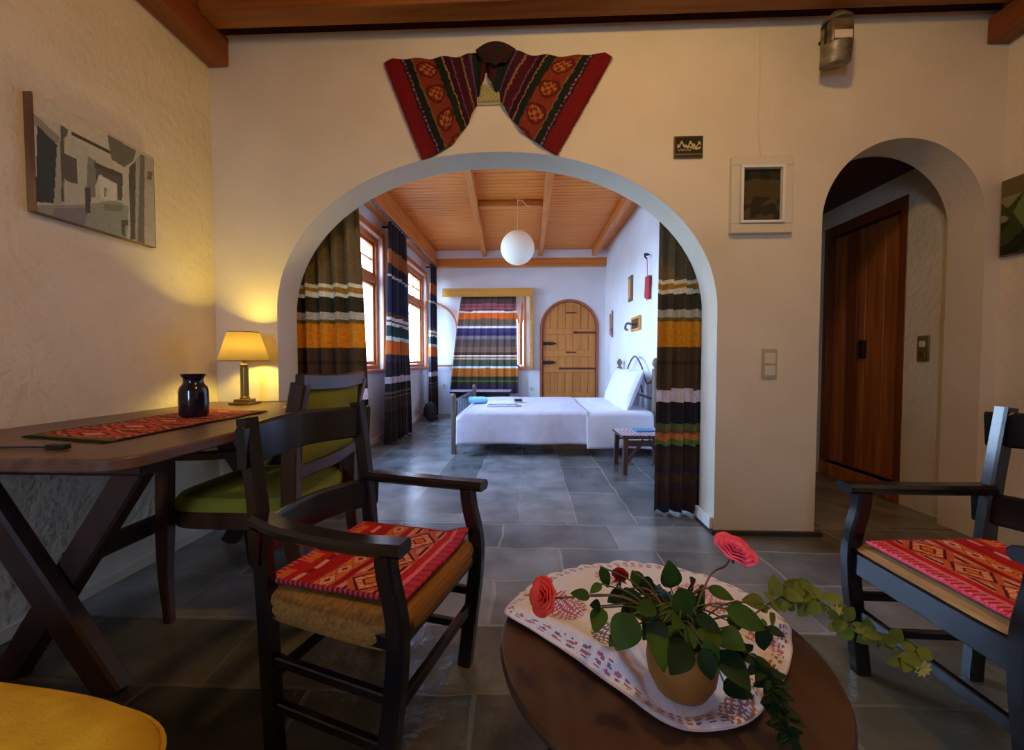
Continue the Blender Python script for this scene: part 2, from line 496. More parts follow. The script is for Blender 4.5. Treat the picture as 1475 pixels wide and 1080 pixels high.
BKX0, BKX1 = -1.40, -.95
holed_wall('wall_back', 'plaster_smooth', 'x', XL, XR, YBACK - .2, YBACK, ZC, [(BKX0, BKX1, .8, flat(2.2), 0)])
m = MB(); m.box2((2.75, 2.7, 0), (2.95, 3.7, 2.3)); struct(m.build('wall_behind_door', 'plaster_smooth'))

# skirtings
m = MB(); m.box2((AX1, YA - .025, 0), (SX0 + .03, YA, .022)); m.box2((AX1 - .02, YA - .025, 0), (AX1, YB, .022)); struct(m.build('baseboard_arch', 'slate_skirt'))
m = MB(); m.box2((AX1 - .02, YA + .01, .022), (AX1, YB + .01, .09)); struct(m.build('baseboard_jamb', 'white_paint', bevel=.004))
m = MB(); m.box2((XL, YB + .02, 0), (XL + .015, YF, .07)); struct(m.build('baseboard_bedroom_left', 'plaster_bed', bevel=.003))
m = MB(); m.box2((XL, .2, 0), (XL + .015, YA - .02, .05)); struct(m.build('baseboard_left', 'plaster_smooth', bevel=.003))

# ------------------------------------------------------------------ ceilings
m = MB(); m.box2((XL - .2, YBACK - .2, ZC), (XR + .2, 2.12, ZC + .1)); m.box2((XL - .2, 2.12, ZC), (XR + .2, YB, ZC + .1)); struct(m.build('ceiling', 'pine_board'))
m = MB()
y = YB + .002; k = 0
while y < YF:
    w = .088
    m.box2((XL, y, ZCB), (XBR, min(y + w - .011, YF), ZCB + .02)); y += w; k += 1
m.box2((XL, YB, ZCB + .02), (XBR, YF, ZCB + .06))
struct(m.build('ceiling_bedroom', 'pine_board', bevel=.003, seg=1))
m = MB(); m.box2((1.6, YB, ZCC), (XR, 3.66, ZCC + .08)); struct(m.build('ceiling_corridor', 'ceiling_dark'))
def beam(label, a, b, mt, bevel=.008):
    o = MB().box2(a, b).build('ceiling_beam', mt, bevel=bevel); struct(o); tag(o, label, 'beam'); return o
# bedroom beams
def rafter(label, x0, y0, x1, y1, w=.075, z0=2.85, z1=2.98):
    o = MB().bar([(x0, y0, (z0 + z1) / 2), (x1, y1, (z0 + z1) / 2)], w, z1 - z0 - .002, ch=.08).build('ceiling_beam', 'pine_beam_y'); struct(o); tag(o, label, 'beam')
rafter('pine rafter left of the round globe lamp, running to the far bedroom wall', -.78, YF - .12, -.52, YB + .01)
rafter('pine rafter right of the round globe lamp in the bedroom', .22, YF - .12, .22, YB + .01)
rafter('pine rafter nearest the right bedroom wall', 1.17, YF - .12, 1.20, YB + .01)
beam('pine beam fixed across the far bedroom wall above the door', (XL + .19, YF - .11, 2.68), (XBR - .005, YF - .002, 2.83), 'pine_beam_x')
beam('pine plate beam along the left bedroom wall above the windows', (XL + .002, YB + .01, 2.72), (XL + .17, YF - .002, 2.976), 'pine_beam_y')
beam('short pine batten between two bedroom rafters above the globe lamp', (-.62, 5.06, 2.90), (.18, 5.12, 2.975), 'pine_beam_x')
m = MB().box2((XL, YF - .1, 2.83), (XBR, YF - .001, 2.975)); struct(m.build('trim_1', 'plaster_bed'))
# sitting room beams
beam('long dark orange beam across the top of the arch wall', (XL + .12, 2.08, 2.79), (XR, 2.20, 3.01), 'beam_red_x')
beam('dark rafter along the left wall of the sitting room', (XL + .002, -2.2, 2.66), (XL + .12, YA - .005, 2.82), 'beam_red_y')
beam('dark rafter at the top of the right wall', (XR - .12, -2.2, 2.66), (XR - .002, YA - .005, 2.79), 'beam_red_y')
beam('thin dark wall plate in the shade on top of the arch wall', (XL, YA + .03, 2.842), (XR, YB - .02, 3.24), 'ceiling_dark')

# ------------------------------------------------------------------ windows on the left of the bedroom
def side_window(idx, y0, y1):
    fx = XL - .10
    w = struct(thing('window_%d' % idx, 'orange wooden window %s in the left bedroom wall' % ('nearer the arch' if idx == 1 else 'nearer the far wall'), 'window', (fx, (y0 + y1) / 2, WZ0)))
    del w['category']
    h = (y1 - y0) / 2; H = WZ1 - WZ0; zt = 1.10
    fr = MB()
    for s in (-1, 1): fr.box2((-.05, s * h, 0), (.05, s * (h - .06), H))
    fr.box2((-.05, -h + .06, 0), (.05, h - .06, .05)); fr.box2((-.05, -h + .06, H - .06), (.05, h - .06, H))
    fr.box2((-.05, -.035, .05), (.05, .035, H - .06)); fr.box2((-.045, -h + .06, zt - .03), (.045, -.035, zt + .03)); fr.box2((-.045, .035, zt - .03), (.045, h - .06, zt + .03))
    fr.build('window_frame', 'window_wood', w, bevel=.004)
    for s in (-1, 1):
        a, b = (.04, h - .065)
        ca = MB()
        for (z0, z1) in ((.055, zt - .035), (zt + .035, H - .065)):
            for yy in (a, b - .045): ca.box2((-.02, s * yy, z0), (.025, s * (yy + .045), z1))
            ca.box2((-.02, s * (a + .045), z0), (.025, s * (b - .045), z0 + .045)); ca.box2((-.02, s * (a + .045), z1 - .045), (.025, s * (b - .045), z1))
        # muntins of the top light
        z0, z1 = zt + .08, H - .11
        ca.box2((-.01, s * (a + b) / 2 - .008, z0), (.015, s * (a + b) / 2 + .008, z1)); ca.box2((-.01, s * (a + .045), (z0 + z1) / 2 - .008), (.015, s * (b - .045), (z0 + z1) / 2 + .008))
        c = ca.build('casement', 'window_wood', w, bevel=.003)
        g = MB()
        g.box2((-.003, s * (a + .04), .09), (.001, s * (b - .04), zt - .07)); g.box2((-.003, s * (a + .04), zt + .07), (.001, s * (b - .04), H - .1))
        g.build('pane', 'pane_glass', c)
    MB().box2((.05, -h - .03, -.045), (.135, h + .03, 0)).build('window_sill', 'rod_wood', w, bevel=.006)
    ca = MB()
    for s in (-1, 1): ca.box2((.098, s * h, 0), (.118, s * (h + .07), H + .07))
    ca.box2((.098, -h, H), (.118, h, H + .07))
    ca.build('casing', 'window_wood', w, bevel=.004)
    return w
side_window(1, *W1); side_window(2, *W2)
# balcony railing seen through the windows
t = thing('balcony_railing', 'dark thin metal railing outside the left bedroom windows', 'railing', (-2.75, 5.2, .08))
MB().box2((-.02, -2.6, .98), (.02, 2.6, 1.01)).build('handrail', 'iron', t)
MB().box2((-.015, -2.6, .1), (.015, 2.6, .12)).build('bottom_rail', 'iron', t)
b0 = MB().box2((-.006, -.006, .12), (.006, .006, .98)).build('bar', 'iron', t)
for i in range(43):
    b = b0 if i == 0 else b0.copy()
    if i: COL.objects.link(b)
    b.location = (0, -2.52 + i * .12, 0)
for s in (-2.6, 0, 2.6): MB().box2((-.02, s - .02, -.08), (.02, s + .02, 1.0)).build('post', 'iron', t)
m = MB().box2((-14, -6, -.3), (-2.08, 16, -.02)); m.box2((-2.08, YF + .2, -.3), (8, 16, -.02)); m.box2((-2.08, -12, -.3), (8, YBACK - .2, -.02)); struct(m.build('ground', 'outdoor_ground'))

# trees outside
def tree(loc, r, h, label, seed):
    rr = random.Random(seed)
    t = thing('garden_tree', label, 'tree', loc)
    MB().tube(cr([(0, 0, 0), (.05, .03, h * .4), (0, 0, h * .75)], 4), .09, 8, scales=[1 - .05 * i for i in range(9)]).build('trunk', 'bark', t)
    m = MB()
    for i in range(700):
        a = rr.uniform(0, 2 * PI); b = rr.uniform(-.9, 1); q = r * rr.random() ** .4
        c = Vector((q * math.cos(a) * math.sqrt(1 - b * b), q * math.sin(a) * math.sqrt(1 - b * b), h * .75 + q * b * .9))
        u = Vector((rr.uniform(-1, 1), rr.uniform(-1, 1), rr.uniform(-1, 1))).normalized(); v = u.orthogonal().normalized(); s = rr.uniform(.05, .1)
        m.add([c - u * s, c + v * s * .5, c + u * s, c - v * s * .5], [(0, 1, 2, 3)])
    m.build('crown', 'foliage_out', t, fix=False)
tree((-5.2, 10.2, -.02), 1.3, 2.6, 'leafy green tree outside, seen through the far pair of side windows', 1)
tree((-6.8, 6.6, -.02), 1.2, 3.4, 'leafy green tree outside, seen through the nearer side window', 2)

# ------------------------------------------------------------------ back window with arched casements
w = struct(thing('window_3', 'arched window in the far bedroom wall behind the striped curtain', 'window', ((BWX0 + BWX1) / 2, YF, .86))); del w['category']
hw = (BWX1 - BWX0) / 2
pts = [(-hw + .02, .06, .0)] + [(-hw + .02 + 0 * k, .06, .76 * k / 4) for k in range(1, 4)] + [(-(hw - .02) * math.cos(PI * k / 20), .06, .76 + .5 * math.sin(PI * k / 20)) for k in range(21)] + [((hw - .02), .06, .76 * (3 - k) / 4) for k in range(0, 4)]
MB().bar(pts, .05, .06, up=(0, 1, 0)).build('window_frame', 'window_wood', w)
MB().bar([(-hw + .02, .06, .02), (hw - .02, .06, .02)], .06, .05).build('bottom_rail', 'window_wood', w)
MB().box2((-hw - .1, -.07, -.04), (hw + .1, .03, 0)).build('window_sill', 'rod_wood', w, bevel=.005)
def casement(side):
    """half-arched sash, local x from hinge (0) to meeting edge (W)"""
    W = hw - .02
    e = thing('casement', None, None, (side * (hw - .01), -.012, .02))
    e.parent = w
    arc = [(W * (1 - math.cos(PI / 2 * k / 10)), 0, .70 + .48 * math.sin(PI / 2 * k / 10)) for k in range(11)]
    fr = MB().bar([(0, 0, 0)] + [(0, 0, .35)] + arc, .03, .045, up=(0, 1, 0))
    fr.bar([(0, 0, .015), (W, 0, .015)], .03, .045, up=(0, 1, 0)); fr.bar([(W, 0, 0), (W, 0, 1.18)], .03, .045, up=(0, 1, 0))
    fr.build('sash_frame', 'window_wood', e)
    poly = [(0, .01), (W, .01)] + [(p[0], p[2]) for p in reversed(arc)]
    MB().prism(poly, -.002, .002).build('pane', 'pane_glass', e)
    return e
cL = casement(-1); cL.rotation_euler = (0, 0, R(180 + 18))
cL.location = (-hw + .0, -.03, .02)
cR = casement(1); cR.rotation_euler = (0, 0, R(-82))
cR.location = (hw + .01, -.03, .02)
t = thing('pelmet', 'honey coloured wooden pelmet with a side board over the far window', 'pelmet', (-.72, YF, 2.13))
MB().box2((-.83, -.13, .01), (.81, -.11, .16)).build('front_board', 'pelmet_wood', t, bevel=.004)
MB().box2((-.83, -.11, .14), (.81, -.001, .16)).build('top_board', 'pelmet_wood', t, bevel=.004)
MB().box2((.75, -.11, -1.30), (.81, -.001, .138)).build('side_board', 'pelmet_wood', t, bevel=.004)
MB().tube([(-.8, -.06, .06), (.74, -.06, .06)], .01).build('rod', 'rod_wood', t)

# window behind the camera (daylight for the sitting room)
w = struct(thing('window_4', 'wide window in the wall behind the seats', 'window', ((BKX0 + BKX1) / 2, YBACK - .1, .8))); del w['category']
fr = MB(); hh = (BKX1 - BKX0) / 2
for x in (-hh + .03, hh - .03): fr.box2((x - .03, -.04, 0), (x + .03, .04, 1.4))
fr.box2((-hh, -.04, 0), (hh, .04, .06)); fr.box2((-hh, -.04, 1.34), (hh, .04, 1.4))
fr.build('window_frame', 'window_wood', w)
MB().box2((-hh + .05, -.003, .05), (hh - .05, .003, 1.35)).build('pane', 'pane_glass', w)

# ------------------------------------------------------------------ doors
# arched bedroom door
d = struct(thing('door_1', 'arched honey pine plank door with iron straps at the far end of the bedroom', 'door', ((DX0 + DX1) / 2, YF, 0))); del d['category']
hd = (DX1 - DX0) / 2
def dtop(x, r, zs=1.57): return zs + math.sqrt(max(0, r * r - x * x))
pts = [(-hd + .02, .02, z) for z in (0, .5, 1.0)] + [(-(hd - .02) * math.cos(PI * k / 24), .02, 1.57 + (hd - .02) * math.sin(PI * k / 24)) for k in range(25)] + [(hd - .02, .02, z) for z in (1.0, .5, 0)]
MB().bar(pts, .045, .10, up=(0, 1, 0)).build('door_frame', 'door_frame', d)
r = hd - .045
m = MB(); nb = 7; bw = 2 * r / nb
rk = r + .03
m.prism([(-rk, .01), (rk, .01)] + [(rk * math.cos(PI * k / 32), 1.57 + rk * math.sin(PI * k / 32)) for k in range(33)], .052, .085)
for i in range(nb):
    x0 = -r + i * bw + .003; x1 = x0 + bw - .006
    if i == 0: x0 += .0
    xs = [x0 + (x1 - x0) * k / 6 for k in range(7)]
    poly = [(x0, .01), (x1, .01)] + [(x, dtop(min(max(x, -r + .001), r - .001), r)) for x in reversed(xs)]
    m.prism(poly, .015, .05)
leaf = m.build('door_leaf', 'door_pine', d, bevel=.004, seg=1)
m = MB()
for z, hgt in ((1.52, .10), (1.12, .12), (.82, .1), (.35, .1)): m.box2((-r + .01, .002, z - hgt / 2), (r - .01, .016, z + hgt / 2))
m.build('cross_board', 'door_pine', d, bevel=.004)
for (x0, x1, z) in ((.10, r, 1.50), (-.16, r, .845)):
    s = MB().box2((x0, -.008, z - .016), (x1, .003, z + .016)); s.sphere((x0, -.004, z), .022, 8, 6, (1.3, .4, 1)); s.build('hinge_strap', 'iron_brown', d, bevel=.003)
for z in (1.30, .955):
    s = MB().box2((-r + .01, -.01, z - .03), (-r + .2, .003, z + .03)); s.tube([(-r + .2, -.008, z), (-r + .25, -.008, z)], .012); s.build('bolt', 'iron', d, bevel=.004)
for z in (1.86, 1.14): MB().box2((-.06, -.006, z - .012), (.13, .003, z + .012)).build('latch', 'iron_brown', d, bevel=.003)

# corridor door in the right wall
d = struct(thing('door_2', 'tall brown wooden door seen through the small arch on the right', 'door', (XR, (CD0 + CD1) / 2, .12))); del d['category']
hc = (CD1 - CD0) / 2
m = MB()
for s in (-1, 1): m.box2((-.005, s * hc, 0), (.12, s * (hc - .055), 1.98))
m.box2((-.005, -hc + .055, 1.90), (.12, hc - .055, 1.98))
m.build('door_frame', 'door_casing', d, bevel=.005)
MB().box2((-.012, -hc, -.118), (.12, hc, 0)).build('threshold', 'door_brown', d, bevel=.005)
m = MB(); q = (2 * hc - .11) / 4
for i in range(4): m.box2((.045, -hc + .057 + i * q, .01), (.08, -hc + .053 + (i + 1) * q, 1.89))
m.build('door_leaf', 'door_brown', d, bevel=.004)
MB().box2((.025, .06, .012), (.045, .16, 1.88)).build('dark_batten', 'door_casing', d, bevel=.003)
MB().box2((.02, -.02, .88), (.046, .03, 1.02)).build('lock_plate', 'iron', d, bevel=.003)

# ------------------------------------------------------------------ curtains
def C(h): return lin(h)
def vary(c, k): return tuple(min(1, x * k) for x in c)
BROWN, OLIVE, WHT, LAV, MUST, ORG, NAVY, GRN, PUR, BLK = C('3a2420'), C('4a4028'), C('d8d2cc'), C('b8b0bc'), C('b8801e'), C('c8702c'), C('26243c'), C('5a6a3c'), C('3c2a3c'), C('201a20')
BANDS_ARCH = [(9, 1.50, C('6e5e40')), (1.50, 1.475, C('c8c0a8')), (1.475, 1.44, C('9a7430')), (1.44, 1.405, C('c8c0b0')), (1.405, 1.305, C('3c3828')), (1.305, 1.26, C('a8a294')),
              (1.26, 1.235, C('6c5c30')), (1.235, 1.07, C('b8841e')), (1.07, .98, C('4c3c28')), (.98, .96, C('3a3020')), (.96, .80, C('4a3a2a')), (.80, .715, C('c0b8bc')), (.715, .66, C('241c28')), (.66, .58, C('202032')),
              (.58, .545, C('5a6e3a')), (.545, .52, C('6c5040')), (.52, .475, C('b8763c')), (.475, .44, C('5c7a40')), (.44, .40, C('2c2430')), (.40, .30, C('3c2c28')), (.30, .26, C('30283a')), (.26, .20, C('4a3428')), (.20, .17, C('342c44')), (.17, .07, C('38282a')), (.07, -1, C('22243c'))]
BANDS_SIDE = [(9, 2.30, C('2c2022')), (2.30, 2.12, C('a05c2c')), (2.12, 2.0, C('2c2228')), (2.0, 1.965, C('c8c0c0')), (1.965, 1.55, C('2a2c44')), (1.55, 1.50, C('6a4630')), (1.50, 1.46, C('d8d0cc')), (1.46, 1.435, C('6a4c48')), (1.435, 1.40, C('d8d0cc')), (1.40, 1.27, C('304846')), (1.27, 1.225, C('c8ccc8')),
              (1.225, 1.06, C('c06a2c')), (1.06, .97, C('34343c')), (.97, .80, C('2c2028')), (.80, .72, C('b8a8ac')), (.72, .62, C('241a1e')), (.62, .60, C('6c5c50')), (.60, .565, C('2c2020')), (.565, .545, C('60503c')), (.545, .40, C('3a2822')), (.40, -1, C('241818'))]
BANDS_BACK = [(9, 2.10, C('3a3c2c')), (2.10, 2.02, C('6c4c4c')), (2.02, 1.98, C('a8646c')), (1.98, 1.95, C('8a5060')), (1.95, 1.92, C('b06a70')), (1.92, 1.885, C('7c504c')), (1.885, 1.855, C('e0d8d0')), (1.855, 1.745, C('cc7430')), (1.745, 1.61, C('7c685c')), (1.61, 1.575, C('e4e0e4')),
              (1.575, 1.50, C('584a70')), (1.50, 1.44, C('4a3c68')), (1.44, 1.38, C('8a7c84')), (1.38, 1.24, C('6c5c58')), (1.24, 1.14, C('8a6c5c')), (1.14, 1.085, C('5c4840')), (1.085, 1.06, C('e8dcc8')), (1.06, 1.03, C('9a7060')), (1.03, 1.01, C('e8dcc8')), (1.01, .89, C('5c6450')), (.89, .855, C('d8e0dc')),
              (.855, .70, C('cc7c2c')), (.70, .64, C('3c4c3c')), (.64, .60, C('7c7434')), (.60, .56, C('3c4834')), (.56, .42, C('4a3850')), (.42, -1, C('3a3040'))]
def band(z, bands):
    for a, b, c in bands:
        if b <= z < a: return c
    return bands[-1][2]
def curtain(label, x0, x1, xb0, xb1, ztop, zbot, folds, bands, seed, axis='x', at=0, amp=.03, name='curtain', ring=True, group=None, bright=1, lean=0):
    rr = random.Random(seed)
    ph = [rr.uniform(0, 6) for _ in range(4)]
    rows = int((ztop - zbot) / .0125); nu = folds * 12
    def pos(u, v):
        z = ztop + (zbot - ztop) * v
        uu = u + .012 * math.sin(6 * v + ph[0]) * math.sin(PI * u)
        a = x0 + (x1 - x0) * uu; b = xb0 + (xb1 - xb0) * uu
        s = v ** .8
        x = a + (b - a) * s
        am = amp * (.55 + .45 * v)
        d = am * math.sin(2 * PI * folds * uu + ph[1] + .5 * math.sin(4 * v + ph[2])) + am * .35 * math.sin(2 * PI * folds * 2.3 * uu + ph[3]) + lean * v
        z += .004 * math.sin(2 * PI * folds * uu + 1) * (v > .96)
        return (x, at + d, z) if axis == 'x' else (at + d, x, z)
    def colr(u, v):
        z = ztop + (zbot - ztop) * v
        zz = z + .002 * math.sin(u * 9)
        c = band(zz, bands)
        return vary(c, rr.uniform(.88, 1.12) * bright)
    cx = (x0 + x1) / 2
    root = thing(name, label, 'curtain', (cx, at, zbot) if axis == 'x' else (at, cx, zbot), 0, group)
    m = MB().grid(nu, rows, pos, colr)
    o = m.build('cloth', 'curtain_cloth', root, solid=.003, angle=180, fix=False)
    o.location = -root.location
    k = folds * 2; R0 = .022
    P3 = [(0, R0 * math.cos(2 * PI * j / 12), R0 * math.sin(2 * PI * j / 12)) if axis == 'x' else (R0 * math.cos(2 * PI * j / 12), 0, R0 * math.sin(2 * PI * j / 12)) for j in range(12)]
    ring0 = None
    for i in range(k + 1):
        p = pos(i / k, 0)
        q = Vector((p[0], at, p[2] + .018)) if axis == 'x' else Vector((at, p[1], p[2] + .018))
        if ring0 is None: ro = ring0 = MB().tube(P3, .0025, 6, closed=True).build('curtain_ring', 'iron', root)
        else: ro = ring0.copy(); COL.objects.link(ro)
        ro.location = q - root.location
    return root
curtain('striped brown and mustard curtain hanging behind the left side of the big arch', -1.70, -1.14, -1.68, -1.07, 2.30, .015, 6, BANDS_ARCH, 3, at=2.67, amp=.05, bright=1.8)
curtain('striped curtain gathered behind the right side of the big arch', .84, 1.16, .80, 1.13, 2.30, .015, 4, BANDS_ARCH, 5, at=2.64, amp=.038, lean=-.04, bright=1.5)
curtain('dark striped curtain hanging between the two side windows', 4.72, 5.40, 4.50, 5.42, 2.62, .02, 6, BANDS_SIDE, 8, axis='y', at=XL + .20, amp=.035, lean=.03)
curtain('dark striped curtain in the far left bedroom corner', 6.75, 7.12, 6.62, 7.10, 2.62, .02, 4, BANDS_SIDE, 9, axis='y', at=XL + .20, amp=.032)
curtain('striped orange and purple curtain covering the far bedroom window', -1.20, -.22, -1.42, -.17, 2.165, .40, 8, BANDS_BACK, 11, at=YF - .09, amp=.018, lean=-.05)
t = thing('curtain_rod', 'pale metal curtain rail above the left bedroom windows', 'curtain rod', (XL + .20, 5.0, 2.66))
MB().tube([(0, -2.2, 0), (0, 2.3, 0)], .014).build('rail', 'steel_blue', t)
for yy in (-2.1, 0.05, 2.2): MB().box2((-.2, yy - .01, -.012), (0, yy + .01, .012)).build('bracket', 'iron', t)
m = MB()
for i in range(56): m.box2((-.008, -2.1 + i * .078, -.03), (.008, -2.086 + i * .078, -.012))
tag(m.build('gliders', 'steel_blue', t), kind='stuff')
t = thing('curtain_rod', 'dark rod behind the top of the big arch', 'curtain rod', (-.2, 2.65, 2.33))
MB().tube([(-1.58, 0, -.012), (1.5, 0, -.012)], .009).build('rail', 'iron', t)
for xx in (-1.56, 1.42): MB().box2((xx - .01, -.149, -.02), (xx + .01, 0, 0)).build('bracket', 'iron', t)

# ------------------------------------------------------------------ globe lamp
t = thing('globe_lamp', 'round white paper globe lamp hanging in the bedroom', 'lamp', (-.13, 5.0, 2.37))
m = MB()
prof = [(max(.03, .205 * math.cos(-PI / 2 + PI * k / 60)) + (.0015 if k % 2 else 0), .205 * math.sin(-PI / 2 + PI * k / 60)) for k in range(2, 59)]
m.lathe(prof, n=40, caps=False); m.build('paper_globe', 'bulb_white', t, solid=.001, angle=60)
MB().tube([(0, 0, .20), (0, 0, .61)], .004, 6).build('cord', 'cord_white', t)
MB().tube(cr([(0, 0, .58), (.06, .02, .575), (.12, .06, .53), (.2, .09, .545)]), .006, 6).build('loose_cable', 'cord_white', t)

# ------------------------------------------------------------------ bed
t = thing('bed', 'wood and iron bed with white cover in the bedroom', 'bed', (0, 0, 0))
BY0, BY1, BX0, BX1 = 4.16, 5.80, -.75, 1.30
for yy, lab in ((BY0 + .03, 1), (BY1 + .05, 1)):
    m = MB().bar([(BX1 + .03, yy + .06, 0), (BX1 + .03, yy + .06, .90)], .065, .065); m.lathe([(.02, .90), (.02, .915), (.036, .94), (.04, .96), (.03, .99), (.012, 1.01), (.0, 1.015)], (BX1 + .03, yy + .06, 0), 12)
    m.build('head_post', 'bed_wood', t)
for yy in (BY0, BY1):
    m = MB().bar([(BX0 - .03, yy + .03, 0), (BX0 - .03, yy + .03, .60)], .05, .05); m.sphere((BX0 - .03, yy + .03, .615), .027, 10, 8); m.build('foot_post', 'bed_wood', t)
yc = (BY0 + BY1) / 2 + .1; x = BX1 + .03
m = MB()
m.tube(cr([(x, yc - .70, .76), (x, yc - .5, .74), (x, yc - .3, .92), (x, yc, 1.04), (x, yc + .3, .92), (x, yc + .5, .74), (x, yc + .70, .76)]), .010, 8)
m.tube(cr([(x, yc - .34, .62), (x, yc - .2, .78), (x, yc, .84), (x, yc + .2, .78), (x, yc + .34, .62)]), .009, 8)
for k in (-.2, -.1, 0, .1, .2): m.tube([(x, yc + k * .5, .60), (x, yc + k, .80)], .007, 6)
m.tube([(x, yc - .70, .58), (x, yc + .70, .58)], .014, 8)
m.build('headboard_scroll', 'bed_iron', t)
m = MB(); x = BX0 - .03
m.tube([(x, BY0 + .04, .56), (x, BY1 + .02, .56)], .012, 8); m.tube([(x, BY0 + .04, .30), (x, BY1 + .02, .30)], .012, 8)
for k in range(1, 12): m.tube([(x, BY0 + .03 + k * .12, .30), (x, BY0 + .03 + k * .12, .56)], .006, 6)
m.tube([(x + .0, BY0 - .01, .42 + .03 * math.sin(0)), (x, BY0 - .01, .58)], .007, 6)
m.build('footboard_rail', 'steel_blue', t)
MB().box2((BX0, BY0 + .04, .20), (BX1, BY1 - .02, .27)).build('bed_frame', 'bed_wood', t)
MB().box2((BX0 + .02, BY0 + .05, .27), (BX1 - .01, BY1 - .03, .44)).build('mattress', 'sheet_white', t, bevel=.04, seg=4)
# bedcover: draped grid, falls at the foot and at the near side
def cover(x0, x1, hang0, hang1, seed, th=.0):
    off = seed * 7.3
    def fn(u, v):
        x = x0 + (x1 - x0) * u
        # v from hem (near side) up, over and across to the far hem
        L = (.455 - hang0); W = (BY1 - BY0) + .02; s = v * (L + W + .25)
        nz = noise.noise(Vector((x * 2.2 + off, s * 2.2, seed)))
        if s < L: y = BY0 - .012 - .035 * (1 - s / L) * (1 + .7 * math.sin(x * 9 + off)) ; z = hang0 + s
        elif s < L + W: y = BY0 - .012 + (s - L); z = .455 + th
        else: y = BY0 + W - .012 + .01; z = .455 - (s - L - W)
        k = min(1, abs(s - L) / .06)
        z2 = z + (.012 * nz if s > L else 0)
        if s < L + .05: z2 -= (1 - k) * .018
        y += .012 * nz
        e = 0
        if u < .06 and hang1: # foot end rounding
            z2 -= (1 - u / .06) * .05 * (1 if s > L * .9 else .3)
        return (x + .006 * nz, y - th, z2)
    return fn
m = MB().grid(90, 90, cover(BX0 + .005, .62, .13, 1, 1, .006)); m.build('bedcover', 'waffle', t, solid=.006, angle=180, fix=False)
m = MB().grid(40, 90, cover(.60, BX1 - .02, .09, 0, 2)); m.build('bed_sheet', 'sheet_white', t, solid=.004, angle=180, fix=False)
# pillow, leaning on the headboard
def pillow(label, c, rot, s, matn='sheet_white'):
    def fn(sign):
        def g(u, v):
            a = 2 * u - 1; b = 2 * v - 1
            ed = (1 - a ** 4) * (1 - b ** 4)
            k = 1 + .05 * (abs(a * b)) 
            p = Vector((a * s[0] * k / 2 * (1 - .05 * (1 - abs(b))), b * s[1] * k / 2, sign * s[2] / 2 * max(0, ed) ** .45 + .004 * noise.noise(Vector((a * 3, b * 3, sign)))))
            return p
        return g
    m = MB().grid(24, 24, fn(1)); m.grid(24, 24, fn(-1))
    o = m.build('pillow', matn, None, angle=180)
    o.location = c; o.rotation_euler = rot
    return tag(o, label, 'pillow')
pillow('white pillow propped upright against the bed headboard', (1.13, 4.62, .665), (0, R(-68), 0), (.46, .62, .13))
pillow('white pillow behind the propped one, on the window side of the bed', (1.15, 5.28, .665), (0, R(-68), 0), (.46, .60, .12))
# folded towels on the bed
t = tag(MB().grid(30, 20, lambda u, v: (u * .34 - .17, v * .26 - .13, .05 + .006 * noise.noise(Vector((u * 4, v * 4, 0))) - .02 * (abs(2 * u - 1) ** 8 + abs(2 * v - 1) ** 8))).box2((-.17, -.13, 0), (.17, .13, .024)).build('folded_towel', 'linen_white', None, bevel=.008, loc=(-.30, 4.62, .468)), 'white folded towel stack lying on the white bed', 'towel')
o = MB().box((0, 0, .03), (.22, .3, .055)).build('folded_towel', 'towel_cyan', None, bevel=.02, seg=4, loc=(-.62, 4.95, .472)); o.rotation_euler = (0, 0, .2)
tag(o, 'pale blue towel at the foot of the bed behind the white folded towels', 'towel')
o = MB().box2((-.05, -.035, 0), (.05, .035, .03)).build('soap_box', 'black_plastic', None, bevel=.004, loc=(-.12, 5.05, .474))
tag(o, 'small dark box on the bed beyond the folded towels', 'box')

# ------------------------------------------------------------------ bedside stool
wood('stool_wood', '5c3a28', '40261c', 'Z', .45)
t = thing('bedside_stool', 'low brown wooden stool with crossed braces in front of the bed', 'stool', (1.02, 3.66, 0))
for sx in (-1, 1):
    for sy in (-1, 1):
        MB().bar([(sx * .185, sy * .175, 0), (sx * .175, sy * .165, .315)], .042, .042).build('leg', 'stool_wood', t)
MB().box2((-.215, -.205, .315), (.215, .205, .34)).build('stool_top', 'stool_wood', t, bevel=.005)
for sy in (-1, 1): MB().bar([(-.16, sy * .165, .27), (.16, sy * .165, .27)], .02, .05).build('rail', 'stool_wood', t)
m = MB().bar([(-.165, -.17, .10), (-.02, -.17, .30)], .018, .03); m.bar([(.165, -.17, .10), (.02, -.17, .30)], .018, .03); m.build('brace', 'stool_wood', t)
def mottle(u, v):
    s = math.sin(u * 38) * math.sin(v * 31)
    return C('a04858') if s > .35 else (C('5a5a88') if s < -.5 else C('d0c8cc'))
tag(MB().grid(40, 36, lambda u, v: (u * .42 - .21, v * .40 - .2, 0), mottle).build('stool_mat', 'woven', None, solid=.004, loc=(1.02, 3.66, .3435)), 'red and white patterned mat on the bedside stool', 'mat')
o = MB().box2((-.09, -.06, 0), (.09, .06, .012)).build('book', 'flower_blue', None, bevel=.002, loc=(1.05, 3.68, .3465)); o.rotation_euler = (0, 0, .15)
tag(o, 'thin blue booklet lying on the bedside stool mat', 'book')

